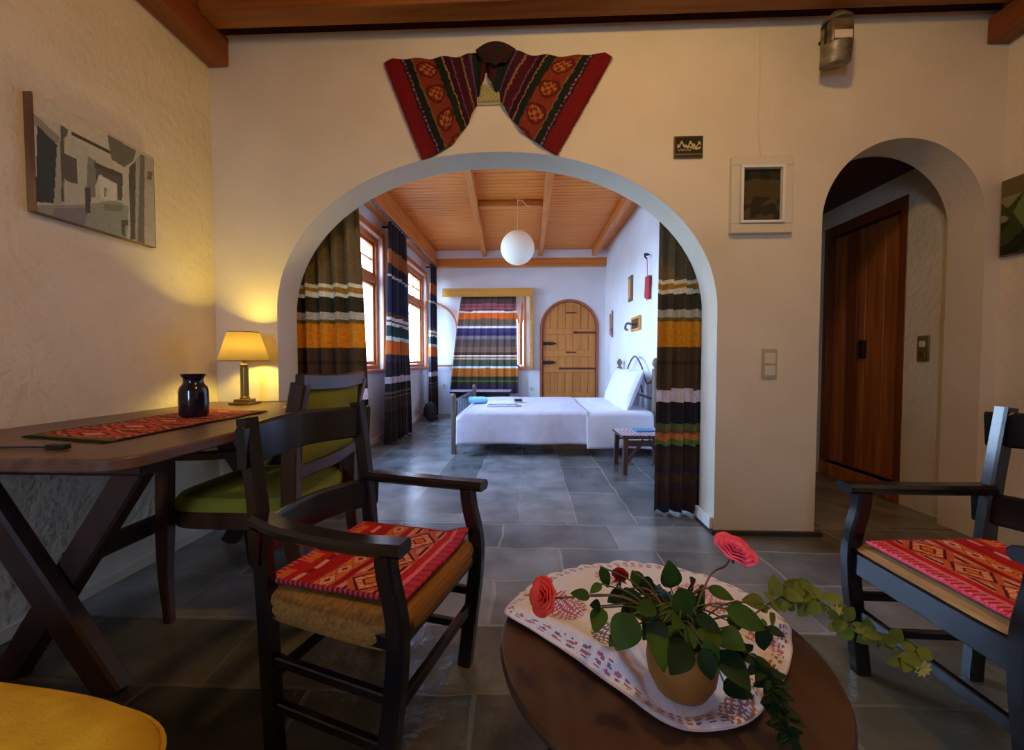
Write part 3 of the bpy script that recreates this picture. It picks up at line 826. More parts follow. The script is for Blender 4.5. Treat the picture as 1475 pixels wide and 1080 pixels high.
# ------------------------------------------------------------------ small table under the far window
t = thing('side_table', 'small dark table with a lilac cloth under the far window', 'table', (-.80, 6.93, 0))
for sx in (-1, 1):
    for sy in (-1, 1): MB().bar([(sx * .46, sy * .17, 0), (sx * .46, sy * .17, .44)], .04, .04).build('leg', 'black_lacquer', t)
MB().box2((-.52, -.22, .44), (.52, .22, .465)).build('tabletop', 'black_lacquer', t, bevel=.004)
MB().box2((-.46, -.18, .35), (.46, -.16, .44)).build('apron', 'black_lacquer', t)
mat('lilac_cloth', '9a84a4', .85, c2='c0a8bc', nscale=10)
tag(MB().box2((-.53, -.23, 0), (.53, .23, .012)).build('table_cloth', 'lilac_cloth', None, bevel=.004, loc=(-.82, 6.90, .466)), 'lilac cloth on the small dark table under the far window', 'cloth')
# cushion-like dark bag in the corner
m = MB().sphere((0, 0, .16), .13, 18, 12, (.8, .8, 1.2)); m.sphere((.05, -.02, .07), .075, 12, 8, (1, 1, .9))
mat('dark_cloth', '2a2024', .9)
o = m.build('bag', 'dark_cloth', None, angle=180, loc=(-1.60, 6.50, 0)); tag(o, 'dark soft bag on the floor in the far left bedroom corner', 'bag')

# ------------------------------------------------------------------ wall pieces of the bedroom
def plate(name, label, cat, loc, size, matn, rocker='white_paint', axis='y', s=-1, double=False):
    """plate lying on a wall; axis = the wall normal axis, s = direction it faces"""
    t = thing(name, label, cat, loc)
    w, h, d = size
    def B(a0, a1, z0, z1, d0, d1):
        return MB().box2((a0, s * d0, z0), (a1, s * d1, z1)) if axis == 'y' else MB().box2((s * d0, a0, z0), (s * d1, a1, z1))
    B(-w / 2, w / 2, -h / 2, h / 2, .001, d).build('plate', matn, t, bevel=.003)
    return t, B
t, B = plate('wall_socket', 'white wall socket between the far window and the arched door', 'socket', (.06, YF, .47), (.08, .08, .012), 'white_paint')
B(-.02, .02, -.02, .02, .012, .015).build('outlet', 'switch_plate', t)
t, B = plate('wall_socket', 'small wall socket left of the far window, above the lilac table', 'socket', (-1.55, YF, .53), (.08, .08, .012), 'white_paint')
B(-.02, .02, -.02, .02, .012, .015).build('outlet', 'switch_plate', t)

mat('plaque_wood', '8c6a44', .6, c2='5c3c28', nscale=8, stretch=(1, 1, .3))
t = thing('wall_plaque', 'narrow upright brown wooden plaque on the right bedroom wall', 'plaque', (XBR, 5.55, 1.96))
MB().box2((-.025, -.09, -.17), (-.002, .09, .17)).build('board', 'plaque_wood', t, bevel=.004)
MB().box2((-.032, -.05, -.13), (-.025, .05, .13)).build('panel', 'pelmet_wood', t, bevel=.002)
t = thing('hanging_pouch', 'red cloth pouch hanging from a dark hook on the right bedroom wall', 'wall hanging', (XBR, 4.72, 1.75))
m = MB().tube(cr([(-.002, .04, .46), (-.05, .03, .47), (-.06, 0, .43), (-.045, -.02, .40)]), .009, 8); m.tube(cr([(-.05, -.05, .43), (-.06, 0, .44), (-.05, .04, .43)]), .008, 6); m.build('hook', 'iron', t)
MB().tube([(-.045, -.02, .41), (-.03, -.01, .20)], .004, 6).build('string', 'red_cloth', t)
MB().grid(12, 12, lambda u, v: (-.025 - .012 * math.sin(PI * u), .08 - .16 * u + .02 * v, .2 - .22 * v - .05 * u * v)).build('pouch', 'red_cloth', t, solid=.02, angle=180)
MB().tube([(-.025, .02, -.01), (-.025, .03, -.07)], .005, 6).build('tassel', 'iron_brown', t)
t = thing('wall_mirror', 'small wood framed mirror with a dark hook on the right bedroom wall', 'mirror', (XBR, 5.25, 1.46))
m = MB(); 
for (a, b) in (((-.2, -.09), (.2, -.06)), ((-.2, .06), (.2, .09))): m.box2((-.03, a[0], a[1]), (-.002, b[0], b[1]))
for yy in (-.2, .17): m.box2((-.03, yy, -.06), (-.002, yy + .03, .06))
m.build('frame', 'pelmet_wood', t, bevel=.003)
MB().box2((-.012, -.17, -.06), (-.003, .17, .06)).build('glass', 'mirror', t)
MB().tube(cr([(-.03, .1, 0), (-.08, .2, .02), (-.07, .34, -.03), (-.03, .40, -.05)]), .016, 8).build('hook', 'bed_iron', t)
t = thing('wall_ornament', 'pair of thin upright rods hanging by the far right bedroom corner', 'wall hanging', (XBR, 6.75, 1.57))
MB().tube([(-.02, -.06, -.20), (-.02, -.06, .24)], .012, 8).build('dark_rod', 'plaque_wood', t)
MB().tube([(-.02, .10, -.16), (-.02, .10, .20)], .012, 8).build('pale_rod', 'rod_wood', t)
MB().tube(cr([(-.02, .10, -.05), (-.03, .02, -.08), (-.02, -.06, -.04)]), .006, 6).build('cord', 'bed_iron', t)

# ------------------------------------------------------------------ things on the arch wall
# striped woven drape
RED, MAR, DGR, GOLD, BUR, TAN = C('7a1216'), C('4a1018'), C('1e2a20'), C('b07028'), C('5c1426'), C('a88858')
def drape_col(side):
    rr = random.Random(side + 9)
    def cf(u, v):
        # u 0 = outer edge, 1 = knot
        n = rr.uniform(.85, 1.15)
        w = .006 * math.sin(v * 60) + .02 * noise.noise(Vector((u * 5, v * 7, side)))
        uu = u + w * .5
        if uu < .15: c = C('86141a')
        elif uu < .17: c = C('42182c')
        elif uu < .185: c = C('a08090') if math.sin(v * 130) > -.3 else MAR
        elif uu < .245: c = C('1c2620')
        elif uu < .26: c = C('8a6c3c')
        elif uu < .46:
            k = (v * 3.3) % 1; a = (uu - .36) / .1; b = (k - .5) / .36; d = a * a + b * b
            c = C('983c24')
            if .55 < d < 1 : c = C('6c1c1c')
            elif d < .55: c = C('c08038') if (math.sin(a * 9) * math.cos(b * 9) > 0) else C('8c3020')
        elif uu < .53: c = C('1c2a22')
        elif uu < .545: c = C('b0844c')
        elif uu < .60: c = C('3a1222')
        elif uu < .615: c = C('84506c')
        elif uu < .70: c = C('541224')
        elif uu < .72: c = C('a07848')
        elif uu < .78: c = C('4a1830')
        elif uu < .80: c = C('705080')
        elif uu < .90: c = C('202a20')
        else: c = C('581822')
        return vary(c, n * .62)
    return cf
def poly_eval(pts, t):
    L = [0]
    for a, b in zip(pts, pts[1:]): L.append(L[-1] + math.dist(a, b))
    s = t * L[-1]
    for i in range(len(pts) - 1):
        if s <= L[i + 1] + 1e-9:
            k = (s - L[i]) / (L[i + 1] - L[i]); return (pts[i][0] + (pts[i + 1][0] - pts[i][0]) * k, pts[i][1] + (pts[i + 1][1] - pts[i][1]) * k)
    return pts[-1]
t = thing('wall_drape', 'dark red striped woven cloth draped in two wings above the big arch', 'wall hanging', (-.20, YA, 2.62))
def wing(top, bot, side):
    def fn(u, v):
        a = poly_eval(top, u); b = poly_eval(bot, u)
        x = a[0] + (b[0] - a[0]) * v; z = a[1] + (b[1] - a[1]) * v
        bulge = .03 * math.sin(PI * v) * math.sin(PI * u) ** .5
        y = YA - .014 - bulge - .010 * math.sin(u * 26 + v * 3) * (.3 + u) - .02 * max(0, u - .8) * 5 * .5
        return (x + .20, y - YA, z - 2.62)
    return MB().grid(110, 60, fn, drape_col(side))
wing([(-.807, 2.650), (-.76, 2.669), (-.545, 2.665), (-.312, 2.679), (-.255, 2.70), (-.20, 2.715)], [(-.596, 2.114), (-.52, 2.14), (-.42, 2.20), (-.335, 2.31), (-.285, 2.42), (-.25, 2.54)], 0).build('left_wing', 'woven', t, solid=.006, angle=180, fix=False)
wing([(.458, 2.645), (.42, 2.667), (.224, 2.655), (.05, 2.665), (-.08, 2.69), (-.20, 2.715)], [(.158, 2.124), (.08, 2.17), (-.03, 2.25), (-.11, 2.35), (-.17, 2.45), (-.225, 2.56)], 1).build('right_wing', 'woven', t, solid=.006, angle=180, fix=False)
m = MB()
m.grid(24, 24, lambda u, v: (.02 + (u - .5) * .22 * (1 - .45 * v), -.045 - .02 * math.sin(PI * u), .088 - .13 * v * (1 - .45 * abs(2 * u - 1)) - .03 * (2 * u - 1) ** 2), lambda u, v: vary(C('3c121a') if math.sin(u * 16 + v * 5) > 0 else C('22241a'), rnd.uniform(.7, 1.1)))
m.build('knot_fold', 'woven', t, solid=.008, angle=180, fix=False)
m = MB(); rr = random.Random(3)
for (top, bot, s) in (((-.807, 2.650), (-.596, 2.114), -1), ((.458, 2.645), (.158, 2.124), 1)):
    for i in range(110):
        k = i / 109; x = top[0] + (bot[0] - top[0]) * k; z = top[1] + (bot[1] - top[1]) * k
        m.tube([(x + .20, -.014, z - 2.62), (x + .20 + s * rr.uniform(.006, .012), -.012, z - 2.62 - rr.uniform(0, .008))], .0012, 4)
tag(m.build('fringe', 'rose_red', t), kind='stuff')

def paint(name, matn, w, h, nu, nv, polys, bg, jit=.05, seed=1, parent=None, loc=None, warp=None):
    rr = random.Random(seed)
    def inside(p, poly):
        x, y = p; c = False; j = len(poly) - 1
        for i in range(len(poly)):
            xi, yi = poly[i]; xj, yj = poly[j]
            if (yi > y) != (yj > y) and x < (xj - xi) * (y - yi) / (yj - yi) + xi: c = not c
            j = i
        return c
    def cf(u, v):
        p = warp(u, v) if warp else (u, v)
        c = bg(u, v) if callable(bg) else bg
        for poly, col in polys:
            if inside(p, poly): c = col
        return vary(c, rr.uniform(1 - jit, 1 + jit))
    return nu, nv, cf
# small decorated tile half hidden by the drape
t = thing('wall_tile', 'pale green tile half hidden under the middle of the striped drape', 'tile', (-.212, YA, 2.467))
MB().box2((-.075, -.012, -.058), (.075, -.001, .058)).build('tile_body', 'switch_plate', t, bevel=.002)
def tile_col(u, v):
    d = math.hypot((u - .5) * 1.3, v - .5); k = math.sin(d * 40) + math.sin(u * 33) * math.sin(v * 25)
    return C('8a8654') if (v > .86 or k > .5) else C('a8a070')
MB().grid(40, 30, lambda u, v: (u * .14 - .07, -.0125, .05 - v * .10), tile_col).build('tile_face', 'print', t, fix=False)

# small plaque
t = thing('wall_sign', 'small dark plaque with pale lettering between the arches', 'sign', (.879, YA, 2.155))
MB().box2((-.078, -.014, -.058), (.078, -.001, .058)).build('plaque_body', 'plaque_wood', t, bevel=.002)
def sign_col(u, v):
    base = C('2e2a1c')
    if v > .80: return C('6c6448') if .84 < v < .92 else C('3a3422')
    if u < .03 or u > .97 or v < .05: return C('4a4430')
    y = .42 + .10 * math.sin(u * 19) + .05 * math.sin(u * 41 + 1)
    if .08 < u < .93 and abs(v - y) < .075: return C('b8b08c')
    if .08 < u < .93 and abs(v - (.62 - .45 * abs(u - .78))) < .05 and u > .5: return C('b8b08c')
    if .1 < u < .6 and abs(v - .66 - .03 * math.sin(u * 50)) < .03: return C('a09874')
    return base
MB().grid(60, 44, lambda u, v: (u * .15 - .075, -.0145, .055 - v * .11), sign_col).build('plaque_face', 'print', t, fix=False)

# framed picture with white frame
t = thing('framed_picture', 'dark landscape picture in a deep white frame between the arches', 'picture', (1.268, YA, 1.883))
W, H = .326, .412
m = MB()
for (a, b) in (((-W / 2, -H / 2), (W / 2, -H / 2 + .05)), ((-W / 2, H / 2 - .05), (W / 2, H / 2)), ((-W / 2, -H / 2 + .05), (-W / 2 + .045, H / 2 - .05)), ((W / 2 - .045, -H / 2 + .05), (W / 2, H / 2 - .05))):
    m.box2((a[0], -.035, a[1]), (b[0], -.001, b[1]))
m.build('outer_frame', 'white_frame', t, bevel=.004)
w2, h2 = W / 2 - .047, H / 2 - .052
m = MB()
for (a, b) in (((-w2, -h2), (w2, -h2 + .014)), ((-w2, h2 - .014), (w2, h2)), ((-w2, -h2 + .014), (-w2 + .014, h2 - .014)), ((w2 - .014, -h2 + .014), (w2, h2 - .014))):
    m.box2((a[0], -.045, a[1]), (b[0], -.001, b[1]))
m.build('inner_frame', 'white_paint', t, bevel=.002)
def dark_col(u, v):
    n = noise.noise(Vector((u * 4, v * 6, 0))); 
    if v < .2 + .05 * n: return C('1c2618') if n > 0 else C('342c1c')
    if v < .55 + .1 * n: return C('4a4028')
    return C('2e2c1c') if n < .1 else C('4c4430')
MB().grid(40, 54, lambda u, v: (-w2 + .012 + u * (2 * w2 - .024), -.02, h2 - .012 - v * (2 * h2 - .024)), dark_col).build('picture', 'print', t, fix=False)
t = tag(MB().tube(cr([(1.252, YA - .006, 2.83), (1.258, YA - .006, 2.55), (1.252, YA - .006, 2.3), (1.268, YA - .012, 2.095)]), .0035, 6).build('picture_cord', 'cord_white', None), 'thin pale cord running up the wall from the white framed picture', 'cord')

# wall lantern
t = thing('wall_lantern', 'battered tin wall lantern at the top of the arch wall, above the small arch', 'lantern', (1.575, YA - .12, 2.50))
t.scale = (1.08, 1, .80)
m = MB()
m.box2((-.05, -.045, .10), (.05, .045, .25)); m.build('lantern_body', 'tin', t, bevel=.008)
m = MB(); m.lathe([(.065, .245), (.06, .27), (.035, .29), (.03, .31), (.012, .32)], (0, 0, 0), 16); m.build('cap', 'tin', t)
MB().box2((-.04, -.047, .12), (.04, .047, .17)).build('lantern_glass', 'white_frame', t)
m = MB(); m.sweep([(-.01, -.02, .11), (.0, .01, .0)], [(.062 * math.cos(2 * PI * k / 20), .062 * math.sin(2 * PI * k / 20)) for k in range(20)]); m.build('lower_drum', 'tin', t, bevel=.004)
m = MB()
for s in (-1, 1): m.tube([(s * .055, 0, .08), (s * .052, 0, .27)], .004, 6)
m.build('side_wire', 'iron', t)
MB().bar([(0, .04, .22), (0, .118, .24)], .02, .02).build('bracket', 'iron', t)

# switches
t, B = plate('light_switch', 'beige rocker light switch between the big and the small arch', 'switch', (1.340, YA, .965), (.082, .165, .012), 'switch_plate')
B(-.028, .028, .0, .06, .012, .017).build('rocker', 'white_frame', t, bevel=.002)
B(-.028, .028, -.065, -.01, .012, .017).build('outlet', 'white_frame', t, bevel=.002)
t, B = plate('light_switch', 'brass light switch on the right wall inside the small arch', 'switch', (XR, 2.70, 1.06), (.075, .165, .012), 'switch_brass', axis='x')
B(-.02, .02, .01, .05, .012, .018).build('rocker', 'white_frame', t, bevel=.002)
B(-.02, .02, -.06, -.02, .012, .018).build('outlet', 'brass', t, bevel=.002)

# picture on the right wall
def still_col(u, v):
    n = noise.noise(Vector((u * 3.3 + 4, v * 4, 1.7)))
    if v < .22: return C('6c5c40')
    if abs(u - .45) + abs(v - .45) * .8 < .25: return C('c0b89c') if n > -.1 else C('6c7c48')
    if v > .55 and n > -.1: return C('1e2618')
    return C('8a8258') if n > .1 else C('3c4428')
t = thing('wall_picture', 'unframed still life picture on the right wall at the photo edge', 'picture', (XR, 2.15, 1.735))
MB().box2((-.03, -.14, -.20), (-.001, .13, .20)).build('board', 'plaque_wood', t, bevel=.003)
MB().grid(40, 54, lambda u, v: (-.031, .125 - u * .26, .195 - v * .39), still_col).build('print', 'print', t, fix=False)

# black and white street photograph on the left wall
Q = lambda *a: [tuple(a[i:i + 2]) for i in range(0, len(a), 2)]
street = [
    (Q(130, 40, 900, 400, 900, 1040, 130, 1040), C('b8b4a4')),
    (Q(130, 60, 600, 300, 600, 430, 380, 300, 300, 260, 130, 190), C('c4beaa')),
    (Q(130, 190, 300, 340, 280, 380, 130, 260), C('8c8c80')),
    (Q(150, 260, 275, 380, 240, 730, 125, 720), C('3c4444')),
    (Q(275, 380, 330, 330, 310, 730, 240, 740), C('9a9c90')),
    (Q(300, 260, 350, 290, 340, 330, 320, 340, 305, 720, 290, 720), C('5a5c54')),
    (Q(310, 430, 400, 470, 400, 620, 330, 600, 300, 560), C('5a5854')),
    (Q(340, 330, 480, 400, 500, 560, 440, 740, 320, 730, 330, 610, 405, 625, 410, 470, 340, 420), C('aeb0a2')),
    (Q(370, 300, 620, 420, 620, 445, 370, 325), C('4a4638')),
    (Q(470, 450, 520, 480, 510, 700, 450, 700), C('7c7e74')),
    (Q(510, 485, 690, 560, 690, 600, 510, 520), C('504e44')),
    (Q(515, 520, 690, 590, 680, 720, 650, 720, 650, 620, 540, 560, 515, 620), C('585a50')),
    (Q(535, 570, 645, 620, 645, 725, 540, 710), C('c8c8bc')),
    (Q(565, 640, 585, 645, 580, 700, 565, 700), C('8a8a80')),
    (Q(600, 320, 780, 420, 760, 480, 700, 520, 620, 470), C('6a685c')),
    (Q(690, 540, 730, 520, 725, 980, 670, 960), C('b4b6a8')),
    (Q(730, 520, 775, 480, 760, 960, 725, 960), C('54524a')),
    (Q(775, 470, 810, 440, 780, 970, 755, 970), C('9c9c92')),
    (Q(805, 440, 832, 450, 815, 990, 770, 985), C('6c6864')),
    (Q(832, 450, 890, 480, 885, 1030, 812, 1020), C('a8a49a')),
    (Q(850, 540, 880, 550, 870, 600, 840, 590), C('6c6c5c')),
    (Q(100, 770, 130, 740, 440, 740, 640, 720, 720, 760, 700, 980, 500, 930), C('8c9284')),
    (Q(240, 760, 470, 760, 430, 870, 230, 830), C('7c7a80')),
    (Q(560, 740, 690, 750, 680, 790, 560, 780), C('74806c')),
    (Q(445, 640, 480, 640, 475, 800, 445, 790), C('4c4a50')),
    (Q(670, 840, 715, 840, 715, 870, 695, 875, 690, 940, 670, 930), C('54584c')),
]
def warpL(u, v):
    Y0, Y1 = 1.43, 1.905; Y = Y0 + (Y1 - Y0) * u
    tt = (1 / Y0 - 1 / Y) / (1 / Y0 - 1 / Y1)
    x = 130 + 755 * tt
    top = 65 + 395 * tt; bot = 775 + 235 * tt
    return (x, top + (bot - top) * v)
t = thing('street_photograph', 'black and white photograph of an old alley on the left wall', 'picture', (XL, 1.665, 1.742))
MB().box2((-.001, -.245, -.215), (.032, .235, .215)).build('board', 'plaque_wood', t, bevel=.002)
nu, nv, cf = paint('p', 'print', 1, 1, 150, 120, street, C('b8b4a4'), .07, 5, warp=warpL)
MB().grid(nu, nv, lambda u, v: (.033, -.24 + u * .47, .213 - v * .426), cf).build('print', 'print', t, fix=False)

# ------------------------------------------------------------------ trestle desk
ZD = .745
t = thing('trestle_desk', 'brown wooden trestle desk with crossed legs against the left wall', 'desk', (-1.40, 1.57, 0))
def rr_poly(x0, y0, x1, y1, r, n=6, corners=(1, 1, 1, 1)):
    out = []
    for i, (cx, cy, a) in enumerate(((x1 - r, y1 - r, 0), (x0 + r, y1 - r, 90), (x0 + r, y0 + r, 180), (x1 - r, y0 + r, 270))):
        if corners[i]:
            for k in range(n + 1): out.append((cx + r * math.cos(R(a + 90 * k / n)), cy + r * math.sin(R(a + 90 * k / n))))
        else: out.append(((x1, x0, x0, x1)[i], (y1, y1, y0, y0)[i]))
    return out
MB().prism(rr_poly(-.425, -.655, .425, .69, .07, corners=(1, 0, 0, 1)), ZD - .035, ZD, 'z').build('desktop', 'desk_top_wood', t, bevel=.006)
for yy in (-.43, .50):
    MB().bar([(-.38, yy, ZD - .065), (.30, yy, ZD - .065)], .10, .058).build('cross_bearer', 'desk_leg_wood', t)
    for s in (-1, 1):
        a = (-.02 + s * .20, yy - .026 * s, .0); b = (-.02 - s * .235, yy - .026 * s, ZD - .09)
        MB().bar([a, b], .085, .05, up=(0, 1, 0)).build('leg', 'desk_leg_wood', t)
MB().bar([(-.02, -.40, .36), (-.02, .47, .36)], .04, .06).build('stretcher', 'desk_leg_wood', t)

# runner
def runner_col(u, v):
    c = C('b04038')
    if u < .04 or u > .96: c = C('3c2424')
    elif u < .10 or u > .90: c = C('c87c50') if math.sin(v * 150) > 0 else C('7c2c28')
    else:
        a = abs(((v * 5) % 1) - .5) * 2; b = abs(u - .5) * 2.2; d = a + b
        if d < .35: c = C('d8907c')
        elif d < .5: c = C('542020')
        elif d < .8: c = C('c8503c')
        elif d < .92: c = C('6c2424')
        elif d < 1.15: c = C('cc8c5c') if math.sin(v * 200) * math.sin(u * 60) > 0 else C('a03c34')
        else: c = C('b04438') if math.sin(v * 90) > -.6 else C('4a2020')
    if v < .03: c = C('5a5c30')
    return vary(c, rnd.uniform(.85, 1.15))
P0, P1, P2, P3 = (-1.555, 1.185), (-1.20, 1.105), (-1.20, 1.80), (-1.555, 1.88)
def bil(u, v):
    return ((1 - v) * ((1 - u) * P0[0] + u * P1[0]) + v * ((1 - u) * P3[0] + u * P2[0]), (1 - v) * ((1 - u) * P0[1] + u * P1[1]) + v * ((1 - u) * P3[1] + u * P2[1]))
rt = thing('table_runner', 'red patterned woven runner lying on the desk', 'table runner', (-1.38, 1.49, ZD))
MB().grid(70, 140, lambda u, v: (bil(u, v)[0] + 1.38 + .004 * math.sin(v * 20), bil(u, v)[1] - 1.49, .004 + .0012 * math.sin(u * 9 + v * 12)), runner_col).build('cloth', 'woven', rt, solid=.003, angle=180, fix=False)
m = MB()
for i in range(60):
    u = i / 59; p = bil(u, 0); m.tube([(p[0] + 1.38, p[1] - 1.49, .004), (p[0] + 1.38 + rnd.uniform(-.004, .004), p[1] - 1.49 - rnd.uniform(.015, .024), .003)], .0013, 4)
tag(m.build('fringe', 'leaf_dark', rt), kind='stuff')

# vase
t = tag(MB().lathe([(0.0000, 0), (0.0390, 0), (0.0484, .006), (0.0507, .02), (0.0507, .105), (0.0468, .122), (0.0374, .134), (0.0343, .142), (0.0351, .158), (0.0421, .170), (0.0429, .176), (0.0382, .176), (0.0312, .158), (0.0296, .14), (0.0312, .1), (0.0000, .1)], n=40, caps=False).build('vase', 'navy_glaze', None, loc=(-1.374, 1.60, ZD + .0065), angle=50), 'glossy dark blue jar vase standing on the red runner', 'vase')

# table lamp
t = thing('table_lamp', 'brass column table lamp with lit yellow shade on the desk', 'lamp', (-1.545, 2.135, ZD + .001))
m = MB().box2((-.055, -.055, 0), (.055, .055, .012)); m.box2((-.038, -.038, .012), (.038, .038, .028)); m.build('base', 'brass', t, bevel=.003)
m = MB().lathe([(.024, .028), (.024, .036), (.017, .045), (.016, .20), (.022, .208), (.022, .215), (.008, .222), (.008, .26)], n=16)
for k in range(8):
    a = 2 * PI * k / 8; m.tube([(.017 * math.cos(a), .017 * math.sin(a), .045), (.016 * math.cos(a), .016 * math.sin(a), .2)], .0035, 6)
m.build('column', 'brass', t)
m = MB().lathe([(.121, .235), (.075, .39)], n=48, caps=False); m.build('lamp_shade', 'shade_cloth', t, solid=.0015, angle=60)
m = MB(); m.tube([(.121 * math.cos(2 * PI * k / 40), .121 * math.sin(2 * PI * k / 40), .235) for k in range(40)], .0025, 6, closed=True); m.tube([(.075 * math.cos(2 * PI * k / 40), .075 * math.sin(2 * PI * k / 40), .39) for k in range(40)], .0025, 6, closed=True)
for k in range(3):
    a = 2 * PI * k / 3; m.tube([(0, 0, .26), (.117 * math.cos(a), .117 * math.sin(a), .24)], .0015, 4)
m.build('shade_ring', 'brass', t)
mat('lamp_bulb', 'fff0c8', .4, emit='ffd27a', estr=25)
MB().sphere((0, 0, .305), .026, 14, 10, (1, 1, 1.2)).build('bulb', 'lamp_bulb', t)
o = tag(MB().tube(cr([(-1.50, 2.20, ZD + .006), (-1.40, 2.235, ZD + .006), (-1.34, 2.262, ZD - .01), (-1.34, 2.268, .55), (-1.42, 2.27, .45), (-1.52, 2.27, .38), (-1.6, 2.26, .2)]), .003, 6).build('lamp_cord', 'cord', None), 'thin dark cord hanging behind the desk below the lamp', 'cord')

# note card and stick on desk
m = MB().box2((-.045, -.03, 0), (.045, .03, .002)); 
t = thing('note_card', 'small white printed card at the far end of the desk', 'card', (-1.20, 2.02, ZD + .001))
m.build('card', 'paper', t)
m = MB()
for i in range(5): m.box2((-.032 + i * .012, -.014, .002), (-.026 + i * .012, .014, .0026))
m.build('print', 'black_plastic', t)
t = thing('phone_charger', 'dark cable with a small plug lying on the near end of the desk', 'cable', (-1.30, 1.00, ZD + .001))
MB().tube(cr([(-.25, -.03, .004), (-.15, .0, .004), (-.05, .02, .004), (.03, .015, .005)]), .003, 6).build('cable', 'cord', t)
MB().box((.055, .012, .008), (.05, .022, .014), .05).build('plug', 'black_plastic', t, bevel=.003)

# ------------------------------------------------------------------ green upholstered armchair at the desk (front = +X local, turned to the desk)
t = thing('upholstered_chair', 'walnut chair with green upholstered seat and back, pulled up to the desk', 'chair', (-1.11, 1.655, 0), R(180))
def P2r(pts, w, h, mname, nm, up=(0, 1, 0), scales=None):
    return MB().bar(cr(pts, 6), w, h, up=up, scales=scales).build(nm, mname, t)
for s in (-1, 1):
    m = MB(); p = cr([(.235, s * .225, 0), (.245, s * .225, .2), (.24, s * .225, .42), (.225, s * .235, .62)], 5)
    m.bar(p, .045, .045, up=(0, 1, 0), scales=[.62 + .45 * min(1, i / 8) for i in range(len(p))]); m.build('leg', 'chair_walnut', t)
    m = MB(); p = cr([(-.30, s * .235, 0), (-.265, s * .235, .2), (-.25, s * .24, .42), (-.262, s * .247, .7), (-.30, s * .252, .90)], 5)
    m.bar(p, .055, .04, up=(0, 1, 0), scales=[.75 + .3 * min(1, i / 8) for i in range(len(p))]); m.build('leg', 'chair_walnut', t)
    MB().bar(cr([(-.262, s * .25, .67), (-.1, s * .275, .655), (.10, s * .27, .64), (.25, s * .24, .635)], 6), .04, .028).build('armrest', 'chair_walnut', t)
sp = []
for k in range(48):
    a = 2 * PI * k / 48; c, s_ = math.cos(a), math.sin(a)
    sp.append((.255 * math.copysign(abs(c) ** .45, c), .245 * math.copysign(abs(s_) ** .45, s_)))
MB().prism([(x * .99, y * .99) for x, y in sp], .36, .425, 'z').build('seat_frame', 'chair_walnut', t, bevel=.005)
m = MB(); n = len(sp)
rings = [(1.0, .426), (1.0, .455), (.95, .475), (.8, .487), (.5, .495), (.2, .497)]
vs = [(x * k, y * k, z) for k, z in rings for x, y in sp]
fs = [(i * n + j, i * n + (j + 1) % n, (i + 1) * n + (j + 1) % n, (i + 1) * n + j) for i in range(len(rings) - 1) for j in range(n)]
fs += [tuple(range(n - 1, -1, -1)), tuple((len(rings) - 1) * n + j for j in range(n))]
m.add(vs, fs); m.build('seat', 'green_fabric', t)
def backx(z): return -.25 - .05 * max(0, (z - .42)) / .51
m = MB().bar(cr([(backx(.92) - .004, -.262, .905), (backx(.92) - .025, 0, .895), (backx(.92) - .004, .262, .905)], 8), .035, .06); m.build('crest_rail', 'chair_walnut', t)
m = MB().bar(cr([(backx(.58), -.235, .575), (backx(.58) - .02, 0, .57), (backx(.58), .235, .575)], 8), .035, .05); m.build('lower_back_rail', 'chair_walnut', t)
def bp(sgn):
    def fn(u, v):
        a = 2 * u - 1; z = .60 + .27 * v; e = (1 - a ** 6) * (1 - (2 * v - 1) ** 6)
        return (backx(z) - .02 * (1 - a * a) + sgn * (.010 + .016 * max(0, e)), a * (.215 + .012 * v), z)
    return fn
m = MB().grid(20, 16, bp(1)); m.grid(20, 16, bp(-1)); m.build('backrest', 'green_fabric', t, angle=70)

# ------------------------------------------------------------------ black rush-seated armchairs
def kilim(kind):
    rr = random.Random(kind)
    def cf(u, v):
        n = rr.uniform(.85, 1.15)
        red, dred, org, crm, bur, pnk, mag = C('c01c1c'), C('8a1018'), C('d8702c'), C('e0a080'), C('5c1018'), C('e07080'), C('b02860')
        if v < .02 or v > .98: return vary(C('b84048') if math.sin(u * 170) > 0 else C('701828'), n)
        if u < .05: c = pnk if math.sin(v * 150) > 0 else red
        elif u < .12: c = org if math.sin(v * 24) > -.2 else red
        elif u < .18: c = red
        elif u < .22: c = crm if math.sin(v * 30) > -.3 else dred
        elif u < .34: c = red if math.sin(u * 260) > -.5 else dred
        elif u < .46:
            k = (v * 6) % 1; d = abs(k - .5) * 2 + abs(u - .40) / .06
            c = org if d > .9 else (crm if d > .35 else dred)
            if .9 < d < 1.0: c = dred
        elif u < .52: c = red if math.sin(u * 400) > -.2 else dred
        elif u < .82:
            k = (v * 3.2) % 1; a = abs(k - .5) * 2; b = abs(u - .67) / .15; d = a + b
            if d < .30: c = org
            elif d < .42: c = bur
            elif d < .78: c = crm if math.sin(v * 160) > -.6 else org
            elif d < .95: c = bur
            elif d < 1.3: c = C('c8603c')
            else: c = bur if math.sin(u * 90) > .4 else C('d89078')
        elif u < .88: c = red
        elif u < .92: c = pnk
        else: c = (mag if math.sin(v * 90) > 0 else C('c84050')) if kind == 21 else (red if math.sin(v * 150) > 0 else pnk)
        return vary(c, n)
    return cf
